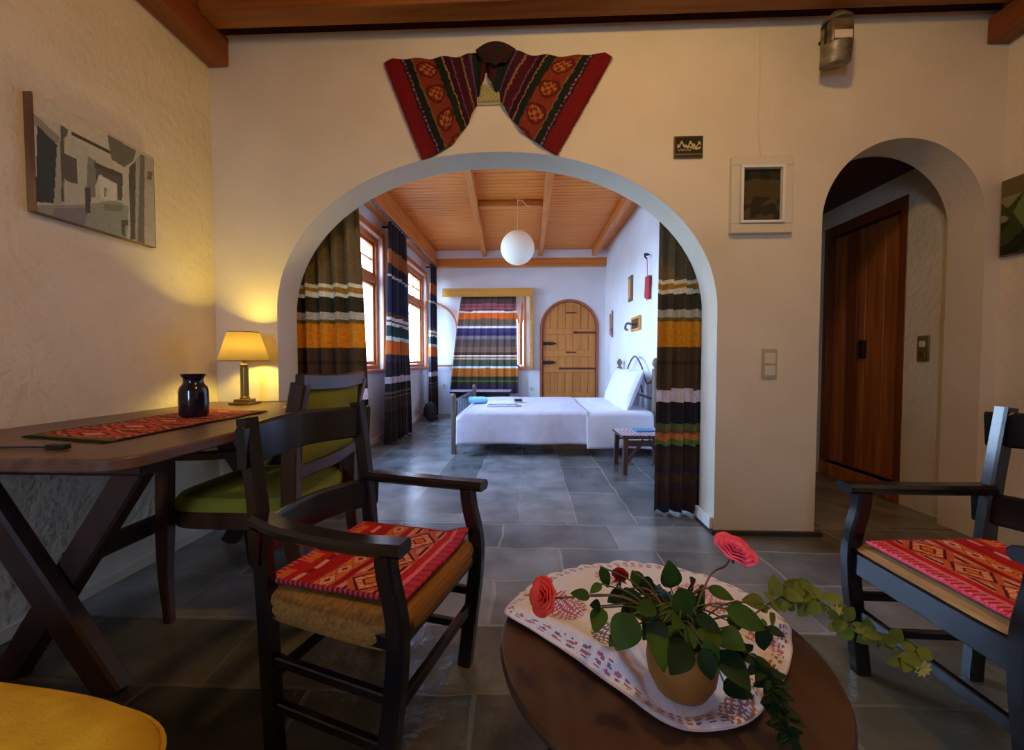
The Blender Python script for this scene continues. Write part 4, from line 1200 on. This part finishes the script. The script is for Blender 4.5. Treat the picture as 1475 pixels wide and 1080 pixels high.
def black_chair(label, loc, rz, kind, rushm, matlabel, mlift):
    t = thing('rush_armchair', label, 'chair', loc, rz)
    yb, yf = .203, .218
    for s in (-1, 1):
        MB().bar(cr([(-.165, s * yb, 0), (-.175, s * yb, .22), (-.185, s * yb, .42), (-.205, s * yb, .62), (-.235, s * yb, .84)], 5), .042, .036, up=(0, 1, 0)).build('back_post', 'black_lacquer', t)
        MB().bar(cr([(.160, s * yf, 0), (.175, s * yf, .12), (.198, s * yf, .30), (.200, s * yf, .42), (.178, s * yf, .52), (.172, s * yf, .575)], 5), .044, .038, up=(0, 1, 0)).build('front_post', 'black_lacquer', t)
        MB().bar(cr([(-.198, s * yb, .592), (-.10, s * (yb + .02), .584), (.08, s * (yf + .015), .582), (.225, s * (yf + .006), .587)], 6), .058, .030, ch=.3).build('armrest', 'black_lacquer', t)
        MB().bar([(-.18, s * yb, .375), (.19, s * yf, .375)], .026, .035).build('seat_rail', 'black_lacquer', t)
        for z in (.13, .245): MB().bar([(-.17, s * yb, z), (.175, s * yf, z)], .02, .024).build('stretcher', 'black_lacquer', t)
    MB().bar([(.195, -yf, .37 if kind == 21 else .36), (.195, yf, .37 if kind == 21 else .36)], .026, .04 if kind == 21 else .07).build('seat_rail', 'black_lacquer', t)
    MB().bar([(-.18, -yb, .375), (-.18, yb, .375)], .026, .035).build('seat_rail', 'black_lacquer', t)
    MB().bar([(.180, -yf, .20), (.180, yf, .20)], .02, .03).build('stretcher', 'black_lacquer', t)
    MB().bar([(-.17, -yb, .20), (-.17, yb, .20)], .02, .024).build('stretcher', 'black_lacquer', t)
    for nm, z, h, xo in (('top_rail', .775, .105, -.228), ('back_slat', .535, .095, -.197)):
        ring = [(-.011, -h / 2 + .006), (-.006, -h / 2), (.006, -h / 2), (.011, -h / 2 + .006), (.011, h / 2 - .008), (.005, h / 2), (-.005, h / 2), (-.011, h / 2 - .008)]
        MB().sweep(cr([(xo + .012, -.236, z - .004), (xo - .022, -.12, z + .002), (xo - .035, 0, z + .006), (xo - .022, .12, z + .002), (xo + .012, .236, z - .004)], 8), ring).build(nm, 'black_lacquer', t)
    # rush seat: four triangles dipping to the middle
    def rs(top):
        def fn(u, v):
            a = 2 * u - 1; b = 2 * v - 1; yy = (yb + (yf - yb) * u) + .012
            e = max(abs(a), abs(b))
            z = .421 - .012 * (1 - e) - .016 * max(0, e - .86) / .14 if top else (.352 if kind == 21 else .398) + .004 * (1 - e)
            cn = 1 - .09 * (abs(a) * abs(b)) ** 6; return (a * .200 * cn + .005, b * yy * cn, z)
        return fn
    m = MB().grid(28, 28, rs(True)); m.grid(28, 28, rs(False))
    # side skirts
    for (ax, sg) in (('u', 0), ('u', 1), ('v', 0), ('v', 1)):
        def sk(p, q, ax=ax, sg=sg):
            A = rs(True)(sg, p) if ax == 'u' else rs(True)(p, sg); Bq = rs(False)(sg, p) if ax == 'u' else rs(False)(p, sg)
            k = .006 * math.sin(PI * q); x = A[0] + (Bq[0] - A[0]) * q; y = A[1] + (Bq[1] - A[1]) * q
            if ax == 'u': x += k * (1 if sg else -1)
            else: y += k * (1 if sg else -1)
            return (x, y, A[2] + (Bq[2] - A[2]) * q)
        m.grid(28, 5, sk)
    m.build('seat', rushm, t, angle=60)
    # loose kilim mat, a thing of its own
    c = thing('seat_mat', matlabel, 'seat mat', loc, rz)
    def mt(u, v):
        a = 2 * u - 1; b = 2 * v - 1
        e = max(abs(a), abs(b))
        x = a * .190 - .002; y = b * .186 + .01 * a
        z = .431 - .010 * (1 - e) + .003 * noise.noise(Vector((a * 3, b * 3, kind)))
        if mlift: z += .05 * max(0, (a + b) - 1.55) + .012 * max(0, 1 - e) * 0
        return (x, y, z)
    m = MB().grid(110, 110, mt, kilim(kind)); m.build('mat_cloth', 'woven', c, solid=.010, offset=1, angle=180, fix=False)
    for sv in ((1, 0) if kind == 22 else ()):
        m = MB()
        for i in range(46):
            p = mt(sv, i / 45); m.sphere((p[0], p[1], p[2] + .003), .0052, 6, 5)
        m.build('beaded_edge', 'rose_pink', c)
black_chair('black wooden armchair with rush seat in front of the desk, facing the round table', (-.415, 1.10, 0), R(-15.5), 21, 'rush', 'red kilim mat on the seat of the armchair left of the round table', 1)
black_chair('black wooden armchair with rush seat at the right edge of the photo', (1.215, 1.065, 0), R(181), 22, 'rush_pale', 'red kilim mat with a diamond motif on the right hand armchair', 0)

# ------------------------------------------------------------------ round table, cloth, pot
ZT = .42; TC = (.255, .80)
t = thing('round_table', 'low round dark brown table under the flower pot', 'table', (TC[0], TC[1], 0))
MB().lathe([(.0, ZT - .026), (.296, ZT - .026), (.308, ZT - .020), (.310, ZT - .010), (.306, ZT - .002), (.298, ZT), (.0, ZT)], n=96, caps=False).build('tabletop', 'table_dark', t)
MB().lathe([(.22, ZT - .07), (.22, ZT - .027)], n=48).build('apron', 'table_dark', t)
for k in range(4):
    a = R(45 + 90 * k + 12); MB().bar([(.235 * math.cos(a), .235 * math.sin(a), 0), (.20 * math.cos(a), .20 * math.sin(a), ZT - .05)], .035, .035, scales=[.75, 1.1]).build('leg', 'black_lacquer', t)

cl = [(-.048, .855), (-.024, .92), (.053, 1.008), (.12, 1.05), (.186, 1.075), (.265, 1.09), (.335, 1.078), (.433, 1.046), (.507, .985), (.542, .903), (.545, .844), (.516, .79), (.486, .744), (.432, .686), (.39, .662), (.368, .629), (.325, .603), (.257, .592), (.212, .604), (.161, .653), (.111, .704), (.028, .791)]
cc = (.27, .84)
def spl_closed(pts, n):
    out = []; m_ = len(pts)
    for i in range(n):
        t_ = i / n * m_; k = int(t_); fr = t_ - k
        p = [Vector((*pts[(k + j) % m_], 0)) for j in (-1, 0, 1, 2)]
        out.append(.5 * (2 * p[1] + (p[2] - p[0]) * fr + (2 * p[0] - 5 * p[1] + 4 * p[2] - p[3]) * fr ** 2 + (3 * p[1] - p[0] - 3 * p[2] + p[3]) * fr ** 3))
    return out
nA, nR = 420, 110
outl = spl_closed(cl, nA)
def cloth_pt(i, k):
    p = outl[i % nA]; s = k / nR
    x = cc[0] + (p.x - cc[0]) * s; y = cc[1] + (p.y - cc[1]) * s
    ang = math.atan2(y - cc[1], x - cc[0])
    # lace scallops on the far edge
    if p.y > .93: 
        sc = 1 + .045 * abs(math.sin(i * .26)) * max(0, s - .9) * 10
        x = cc[0] + (x - cc[0]) * sc; y = cc[1] + (y - cc[1]) * sc
    n = noise.noise(Vector((x * 6, y * 6, 2))) ; n2 = noise.noise(Vector((x * 15, y * 15, 5)))
    # long folds running along the front-left side and pulled towards the pot
    d1 = (x - .02) * .62 + (y - .80) * .78
    fold = .5 + .5 * math.sin(d1 * 78 + 4 * n)
    front = max(0, min(1, (.95 - y) / .25)) * max(0, min(1, s * 1.6))
    z = ZT + .006 + (.014 * (1 + n) * s + .050 * fold ** 1.4 * front * s) * (1 - s ** 5) + .004 * (1 + n2) * s
    dp = math.hypot(x - .252, y - .672)
    if dp < .10: z = ZT + .005 + (z - ZT - .005) * max(0, (dp - .055) / .045)
    rr_ = math.hypot(x - TC[0], y - TC[1])
    if rr_ > .300: z -= min(.03, (rr_ - .300) * .35)
    z = max(z, ZT + .0045) if rr_ < .312 else z
    return (x, y, z)
def cloth_col(i, k):
    s = (k + .5) / nR; p = outl[i % nA]; x = cc[0] + (p.x - cc[0]) * s; y = cc[1] + (p.y - cc[1]) * s
    dist = math.hypot(p.x - cc[0], p.y - cc[1]) * (1 - s)
    w = C('e4e6f6')
    # embroidered band along the hem, and medallions
    if .010 < dist < .024:
        q = math.sin(i * .55) * math.sin((dist - .017) * 480 + 1.3 * math.sin(i * .275))
        if q > .45: return C('b07088')
        if q < -.62: return C('70728e')
    if dist < .003: return C('cdb8b8')
    for (mx, my, mr, cA) in ((.07, .87, .052, C('a85c80')), (.40, .92, .055, C('c07c98')), (.155, .785, .030, C('66648a')), (.455, .78, .03, C('c07888')), (.33, .63, .026, C('a87058')), (.2, 1.0, .03, C('c07c98'))):
        d = math.hypot((x - mx), (y - my)) * (1 + .35 * noise.noise(Vector((x * 30, y * 30, 1))))
        if d < mr:
            if math.sin(x * 520 + 3 * math.sin(y * 90)) * math.sin(y * 470 + 2 * math.sin(x * 110)) > -.12: return cA
    return w
vs = []; fs = []; cs = []
for k in range(nR + 1):
    for i in range(nA): vs.append(cloth_pt(i, k))
for k in range(nR):
    for i in range(nA):
        j = (i + 1) % nA
        fs.append((k * nA + i, k * nA + j, (k + 1) * nA + j, (k + 1) * nA + i)); cs.append(cloth_col(i, k))
m = MB().add(vs, fs, cs)
tag(m.build('tablecloth', 'embroidery', None, solid=.0018, angle=180, offset=1), 'white embroidered cloth rumpled on the round table', 'tablecloth')

# pot with roses
PX, PY, PZ = .259, .672, ZT + .0085
t = thing('potted_rose', 'ochre clay pot of roses standing on the white tablecloth', 'potted plant', (PX, PY, PZ))
MB().lathe([(.0, 0), (.034, 0), (.043, .006), (.054, .028), (.057, .050), (.055, .070), (.051, .084), (.053, .092), (.052, .097), (.047, .097), (.045, .088), (.0, .086)], n=44, caps=False).build('pot', 'terracotta', t, angle=60)
MB().lathe([(.0, .087), (.044, .087), (.044, .090), (.0, .094)], n=24, caps=False).build('soil', 'soil', t)
# camera-free placement: world points measured from the photograph
def leafmesh(m, c, d, nrm, L, Wd):
    d = Vector(d).normalized(); nrm = Vector(nrm).normalized(); s = d.cross(nrm).normalized(); nrm = s.cross(d)
    c = Vector(c); K = 7; rows = []
    for i in range(K + 1):
        u = i / K; w = Wd / 2 * math.sin(PI * min(1, u ** .8 * .98 + .01)) ** .8
        base = c + d * L * u + nrm * (-.18 * L * u * u)
        rows.append([base - s * w + nrm * w * .22, base, base + s * w + nrm * w * .22])
    vs_ = [p for r_ in rows for p in r_]
    m.add(vs_, [(i * 3 + q, i * 3 + q + 1, i * 3 + q + 4, i * 3 + q + 3) for i in range(K) for q in (0, 1)])
rr = random.Random(12)
LEAVES = [(0.2634, 0.74, 0.5842, -0.0028, -0.0071, 0.0282, 0.0543, 0.0404, 0), (0.2566, 0.66, 0.5801, 0.0059, -0.0031, -0.0215, 0.054, 0.0446, 0), (0.1514, 0.62, 0.5591, -0.0138, -0.0119, -0.0153, 0.0568, 0.0498, 0), (0.2057, 0.74, 0.571, 0.0093, -0.0046, -0.0152, 0.046, 0.0285, 0), (0.1439, 0.74, 0.5785, 0.007, -0.002, -0.0173, 0.0436, 0.0214, 0), (0.1626, 0.72, 0.5561, -0.0193, -0.012, -0.0019, 0.0424, 0.0278, 1), (0.1963, 0.69, 0.5519, 0.0081, -0.0275, -0.0028, 0.0587, 0.0399, 0), (0.2041, 0.62, 0.5381, 0.0005, -0.024, -0.0103, 0.0649, 0.0359, 0), (0.2292, 0.6, 0.5369, -0.0178, -0.023, -0.0076, 0.0589, 0.0424, 1), (0.2655, 0.59, 0.5323, 0.0024, -0.0067, -0.0125, 0.0406, 0.0284, 1), (0.2894, 0.66, 0.5513, 0.0102, -0.0161, 0.0073, 0.041, 0.0318, 0), (0.3354, 0.7, 0.5775, 0.0127, -0.0083, -0.0017, 0.0412, 0.0225, 0), (0.3484, 0.64, 0.5718, 0.0238, -0.0052, -0.0084, 0.067, 0.035, 0), (0.3746, 0.64, 0.54, 0.0037, -0.0032, -0.0159, 0.0419, 0.0329, 1), (0.3926, 0.64, 0.552, 0.0058, -0.0064, -0.0005, 0.0251, 0.0144, 1), (0.3115, 0.62, 0.5523, 0.0051, -0.0278, 0.0079, 0.0528, 0.0399, 0), (0.3074, 0.6, 0.523, 0.0042, -0.0249, -0.0022, 0.0628, 0.0386, 1), (0.3115, 0.6, 0.4905, 0.0068, -0.0242, 0.0103, 0.0511, 0.0309, 1), (0.3041, 0.74, 0.5732, -0.0101, -0.024, 0.0281, 0.0339, 0.0167, 0), (0.0944, 0.7, 0.5693, -0.0168, -0.0058, 0.0064, 0.0367, 0.0203, 0), (0.1237, 0.72, 0.5704, -0.0116, -0.0093, -0.0027, 0.0283, 0.0162, 0), (0.1212, 0.68, 0.5398, -0.0088, -0.0188, -0.0071, 0.0445, 0.0306, 0), (0.1196, 0.69, 0.5562, -0.0175, -0.022, 0.0146, 0.0316, 0.02, 1), (0.184, 0.73, 0.5551, -0.0222, -0.0256, 0.0096, 0.0382, 0.0235, 0), (0.2812, 0.62, 0.5515, -0.0063, -0.0264, -0.0004, 0.0446, 0.0359, 0), (0.2339, 0.7, 0.5318, -0.0011, -0.0026, 0.0247, 0.0504, 0.027, 1), (0.2566, 0.63, 0.5438, -0.0109, -0.0182, -0.0075, 0.0454, 0.0243, 0), (0.3889, 0.66, 0.5814, -0.0014, -0.0202, 0.0091, 0.0259, 0.0127, 0), (0.1334, 0.62, 0.5436, -0.0087, -0.0152, 0.0011, 0.0244, 0.0159, 0), (0.2004, 0.65, 0.5458, -0.012, -0.0053, -0.0151, 0.0468, 0.0251, 1), (0.2963, 0.7, 0.5586, 0.0008, -0.0142, 0.0234, 0.0367, 0.027, 0), (0.2759, 0.6, 0.5438, 0.0098, -0.0027, -0.0118, 0.0393, 0.0231, 0), (0.2419, 0.66, 0.5381, -0.0101, -0.028, 0.0017, 0.0389, 0.0297, 1)]
for _ in range(26):
    a_ = rr.uniform(0, 2 * PI); q_ = rr.uniform(.03, .10)
    LEAVES.append((PX + q_ * math.cos(a_), PY + .02 + q_ * .7 * math.sin(a_), PZ + rr.uniform(.10, .155), math.cos(a_), .5 * math.sin(a_), rr.uniform(-.6, .3), rr.uniform(.03, .045), rr.uniform(.022, .032), rr.random() < .45))
m = MB(); md = MB(); mst = MB()
O = Vector((PX, PY, PZ))
for (x, y, z, dx, dy, dz, L, Wd, dk) in LEAVES:
    c = Vector((x, y, z)) - O
    dv = Vector((dx, dy, dz))
    leafmesh(md if dk else m, c - dv.normalized() * L * .5, dv, (rr.uniform(-.3, .1), -.8, .65 + rr.uniform(-.2, .2)), L, Wd)
    # petiole back towards a cane
    base = Vector((rr.uniform(-.02, .02), rr.uniform(-.015, .02), .09))
    a = c - dv.normalized() * L * .5
    mst.tube(cr([base, base.lerp(a, .5) + Vector((0, 0, .025)), a], 5), .0014, 5)
m.build('foliage', 'leaf', t, angle=180, fix=False)
md.build('dark_foliage', 'leaf_dark', t, angle=180, fix=False)
mst.build('canes', 'stem', t)
def rose(c, r, matn, face, opened=1.0):
    e = MB(); face = Vector(face).normalized(); a = face.orthogonal().normalized(); b = face.cross(a)
    rr2 = random.Random(int(c[0] * 1e4))
    for layer in range(5):
        n = 3 + layer; rad = r * (.16 + .2 * layer * opened); tilt = .15 + .22 * layer * opened
        for k in range(n):
            th = 2 * PI * (k + .5 * (layer % 2)) / n + rr2.uniform(-.2, .2)
            def fn(u, v, th=th, rad=rad, tilt=tilt, n=n):
                ang = th + (u - .5) * (2 * PI / n) * 1.35
                rr_ = rad * (.35 + .65 * v) + r * tilt * v * v * .6
                h = r * (1.15 - .10 * layer) * v ** .8 - r * .3 - r * .25 * (2 * u - 1) ** 2 * v
                if v > .85: rr_ += r * .08 * (v - .85) / .15
                return Vector(c) + (a * math.cos(ang) + b * math.sin(ang)) * rr_ + face * h
            e.grid(6, 5, fn)
    o = e.build('rose', matn, t, solid=.0008, angle=180, fix=False)
    g = MB()
    for k in range(5):
        th = 2 * PI * k / 5; d = (a * math.cos(th) + b * math.sin(th)) * .8 - face * .1
        leafmesh(g, Vector(c) - face * r * .35, d, face, r * .75, r * .3)
    g.sphere(Vector(c) - face * r * .45, r * .22, 8, 6)
    g.build('calyx', 'stem', o, angle=180, fix=False)
    return o
ROSES = [(0.3765, 0.74, 0.6312, 0.0281, 'rose_pink', 0.25, -0.35, 0.9, 1.0), (0.1708, 0.74, 0.5802, 0.0191, 'rose_red', 0, -0.3, 1, 0.35), (0.0318, 0.7, 0.564, 0.0217, 'rose_coral', -0.7, -0.5, 0.35, 0.9)]
for (x, y, z, r_, mn, fx, fy, fz, op) in ROSES:
    c = Vector((x, y, z)) - O; r_ *= .82 if mn == 'rose_pink' else 1
    rose(c, r_, mn, (fx, fy, fz), op)
    b0 = Vector((rr.uniform(-.015, .015), rr.uniform(-.01, .02), .085)); f_ = Vector((fx, fy, fz)).normalized()
    MB().tube(cr([b0, b0.lerp(c, .45) + Vector((0, 0, .035)), c - f_ * r_ * 1.6, c - f_ * r_ * .5], 6), .0018, 6).build('stem', 'stem_red', t)
# pale trailing creeper reaching out to the right
VINE = [(0.262, 0.68, 0.52), (0.3724, 0.72, 0.5082), (0.4681, 0.78, 0.5144), (0.5596, 0.84, 0.5063), (0.6309, 0.86, 0.4634), (0.7035, 0.86, 0.4083), (0.7571, 0.84, 0.3943), (0.7915, 0.82, 0.364)]
pv = [Vector(p) - O for p in VINE]
sp_ = cr(pv, 8)
MB().tube(sp_, .0016, 5).build('trailing_stem', 'stem', t)
m = MB()
for i in range(14, len(sp_) - 1, 1):
    for q in range(2):
        d = Vector((rr.uniform(-1, 1), rr.uniform(-.6, .6), rr.uniform(-.8, .6))); L = rr.uniform(.02, .042)
        leafmesh(m, sp_[i] + Vector((rr.uniform(-.01, .01), rr.uniform(-.01, .01), rr.uniform(-.02, .012))), d, (rr.uniform(-.4, .4), -.7, .6), L, L * .7)
m.build('trailing_leaves', 'leaf_pale', t, angle=180, fix=False)
for k in (len(sp_) - 1, 34):
    m = MB(); c = sp_[min(k, len(sp_) - 1)]
    for j in range(9):
        a = 2 * PI * j / 9; leafmesh(m, c, (math.cos(a), -.3, math.sin(a)), (0, -1, .2), .018, .009)
    m.build('yellow_blossom', 'flower_yellow', t, angle=180, fix=False)
m = MB(); c = Vector((0.2422, 0.73, 0.552)) - O
for j in range(3):
    q = c + Vector((.012 * math.cos(j * 2.1), .004 * j, .012 * math.sin(j * 2.1)))
    for i in range(6):
        a = 2 * PI * i / 6; leafmesh(m, q, (math.cos(a), -.2, math.sin(a)), (0, -1, .2), .012, .008)
m.build('blue_blossom', 'flower_blue', t, angle=180, fix=False)
# spare sprig lying over the table edge in front
m = MB(); ms = MB(); SP = [(0.3, 0.66, 0.52), (0.3478, 0.62, 0.5252), (0.3628, 0.6, 0.4981), (0.3693, 0.585, 0.4743), (0.3704, 0.57, 0.4449)]
sq = cr([Vector(p) - O for p in SP], 8); ms.tube(sq, .0014, 5)
for i in range(3, len(sq)):
    for q in range(3):
        d = Vector((rr.uniform(-1, 1), rr.uniform(-.8, .3), rr.uniform(-.5, .5))); L = rr.uniform(.015, .03)
        leafmesh(m, sq[i], d, (rr.uniform(-.3, .3), -.5, .8), L, L * .5)
ms.build('sprig_stem', 'stem', t); m.build('sprig_leaves', 'leaf_dark', t, angle=180, fix=False)

# ------------------------------------------------------------------ yellow upholstered seat (only its corner is in view)
t = thing('ottoman', 'rounded mustard yellow upholstered ottoman at the lower left corner of the photo', 'ottoman', (-1.03, .345, 0))
def superbox(u, v, hx, hy, z0, z1):
    pass
m = MB(); n = 60; ring = []
for k in range(n):
    a = 2 * PI * k / n; c, s_ = math.cos(a), math.sin(a)
    ring.append((.50 * math.copysign(abs(c) ** .32, c), .335 * math.copysign(abs(s_) ** .32, s_)))
ring = [(x, y + (.05 if y > 0 else 0) * (-x / .5)) for x, y in ring]
lv = [(.96, .10), (.99, .13), (1.0, .20), (1.0, .36), (.995, .385), (.975, .402), (.94, .420), (.85, .432), (.6, .440), (.3, .443)]
vs = [(x * k, y * k, z) for k, z in lv for x, y in ring]
fs = [(i * n + j, i * n + (j + 1) % n, (i + 1) * n + (j + 1) % n, (i + 1) * n + j) for i in range(len(lv) - 1) for j in range(n)]
fs += [tuple(range(n - 1, -1, -1)), tuple((len(lv) - 1) * n + j for j in range(n))]
m.add(vs, fs); m.build('cushion', 'yellow_fabric', t)
m = MB().tube([(x * 1.0, y * 1.0, .386) for x, y in ring], .004, 6, closed=True); m.build('piping', 'yellow_fabric', t)
for sx in (-1, 1):
    for sy in (-1, 1): MB().lathe([(.018, 0), (.024, .10)], (sx * .42, sy * .25, 0), 12).build('leg', 'chair_walnut', t)

# ------------------------------------------------------------------ ceiling lamp of the sitting room (above and behind the camera)
t = thing('pendant_lamp', 'warm pendant lamp hanging in the sitting room', 'lamp', (.50, .75, 2.88))
MB().tube([(0, 0, .06), (0, 0, .37)], .004, 6).build('cord', 'cord', t)
MB().lathe([(.03, .07), (.05, .05), (.15, -.03), (.155, -.05)], n=32, caps=False).build('lamp_shade', 'white_frame', t, solid=.002)
mat('warm_bulb', 'ffe0b0', .4, emit='ffb868', estr=10)
MB().sphere((0, 0, -.01), .04, 14, 10).build('bulb', 'warm_bulb', t)

# ------------------------------------------------------------------ lights
def point(name, loc, power, color, r):
    l = bpy.data.lights.new(name, 'POINT'); l.energy = power; l.color = color; l.shadow_soft_size = r
    o = bpy.data.objects.new(name, l); COL.objects.link(o); o.location = loc; return o
point('lamp_light', (-1.545, 2.135, ZD + .31), 40.0, (1, .72, .10), .03)
point('pendant_light', (.50, .75, 2.78), 46, (1, .60, .16), .08)
def portal(loc, rot, sx, sy):
    l = bpy.data.lights.new('portal', 'AREA'); l.shape = 'RECTANGLE'; l.size = sx; l.size_y = sy; l.cycles.is_portal = True
    o = bpy.data.objects.new('window_portal', l); COL.objects.link(o); o.location = loc; o.rotation_euler = rot
for y0, y1 in (W1, W2): portal((XL - .26, (y0 + y1) / 2, (WZ0 + WZ1) / 2), (0, R(-90), 0), WZ1 - WZ0, y1 - y0)
portal(((BWX0 + BWX1) / 2, YF + .21, 1.5), (R(-90), 0, 0), 1.16, 1.3)
portal(((BKX0 + BKX1) / 2, YBACK - .21, 1.5), (R(90), 0, 0), .45, 1.4)

wd = bpy.data.worlds.new('World'); SC.world = wd; wd.use_nodes = True
nt = wd.node_tree; bg = nt.nodes['Background']
tc = N(nt, 'ShaderNodeTexCoord'); sx = N(nt, 'ShaderNodeSeparateXYZ'); nt.links.new(tc.outputs['Generated'], sx.inputs[0])
rp = N(nt, 'ShaderNodeValToRGB'); nt.links.new(sx.outputs['Z'], rp.inputs[0])
rp.color_ramp.elements[0].position = 0; rp.color_ramp.elements[0].color = (.50, .70, 1.0, 1)
rp.color_ramp.elements[1].position = .8; rp.color_ramp.elements[1].color = (.28, .52, 1.0, 1)
nt.links.new(rp.outputs[0], bg.inputs[0]); bg.inputs[1].default_value = 35

# ------------------------------------------------------------------ camera
cam = bpy.data.cameras.new('camera'); co = bpy.data.objects.new('camera', cam); COL.objects.link(co)
cam.sensor_fit = 'HORIZONTAL'; cam.sensor_width = 36; cam.lens = 36 * 580 / 1475; cam.clip_start = .02
co.location = (0, 0, .98); co.rotation_euler = (R(90) - math.atan(20 / 580), 0, R(2.27))
SC.camera = co
SC.view_settings.view_transform = 'Standard'; SC.view_settings.look = 'None'; SC.view_settings.gamma = 1; SC.view_settings.exposure = 0
SC.view_settings.use_curve_mapping = False
SC.cycles.use_denoising = True
SC.cycles.max_bounces = 10; SC.cycles.diffuse_bounces = 6; SC.cycles.transparent_max_bounces = 12
SC.cycles.caustics_reflective = False; SC.cycles.caustics_refractive = False
SC.cycles.sample_clamp_indirect = 4
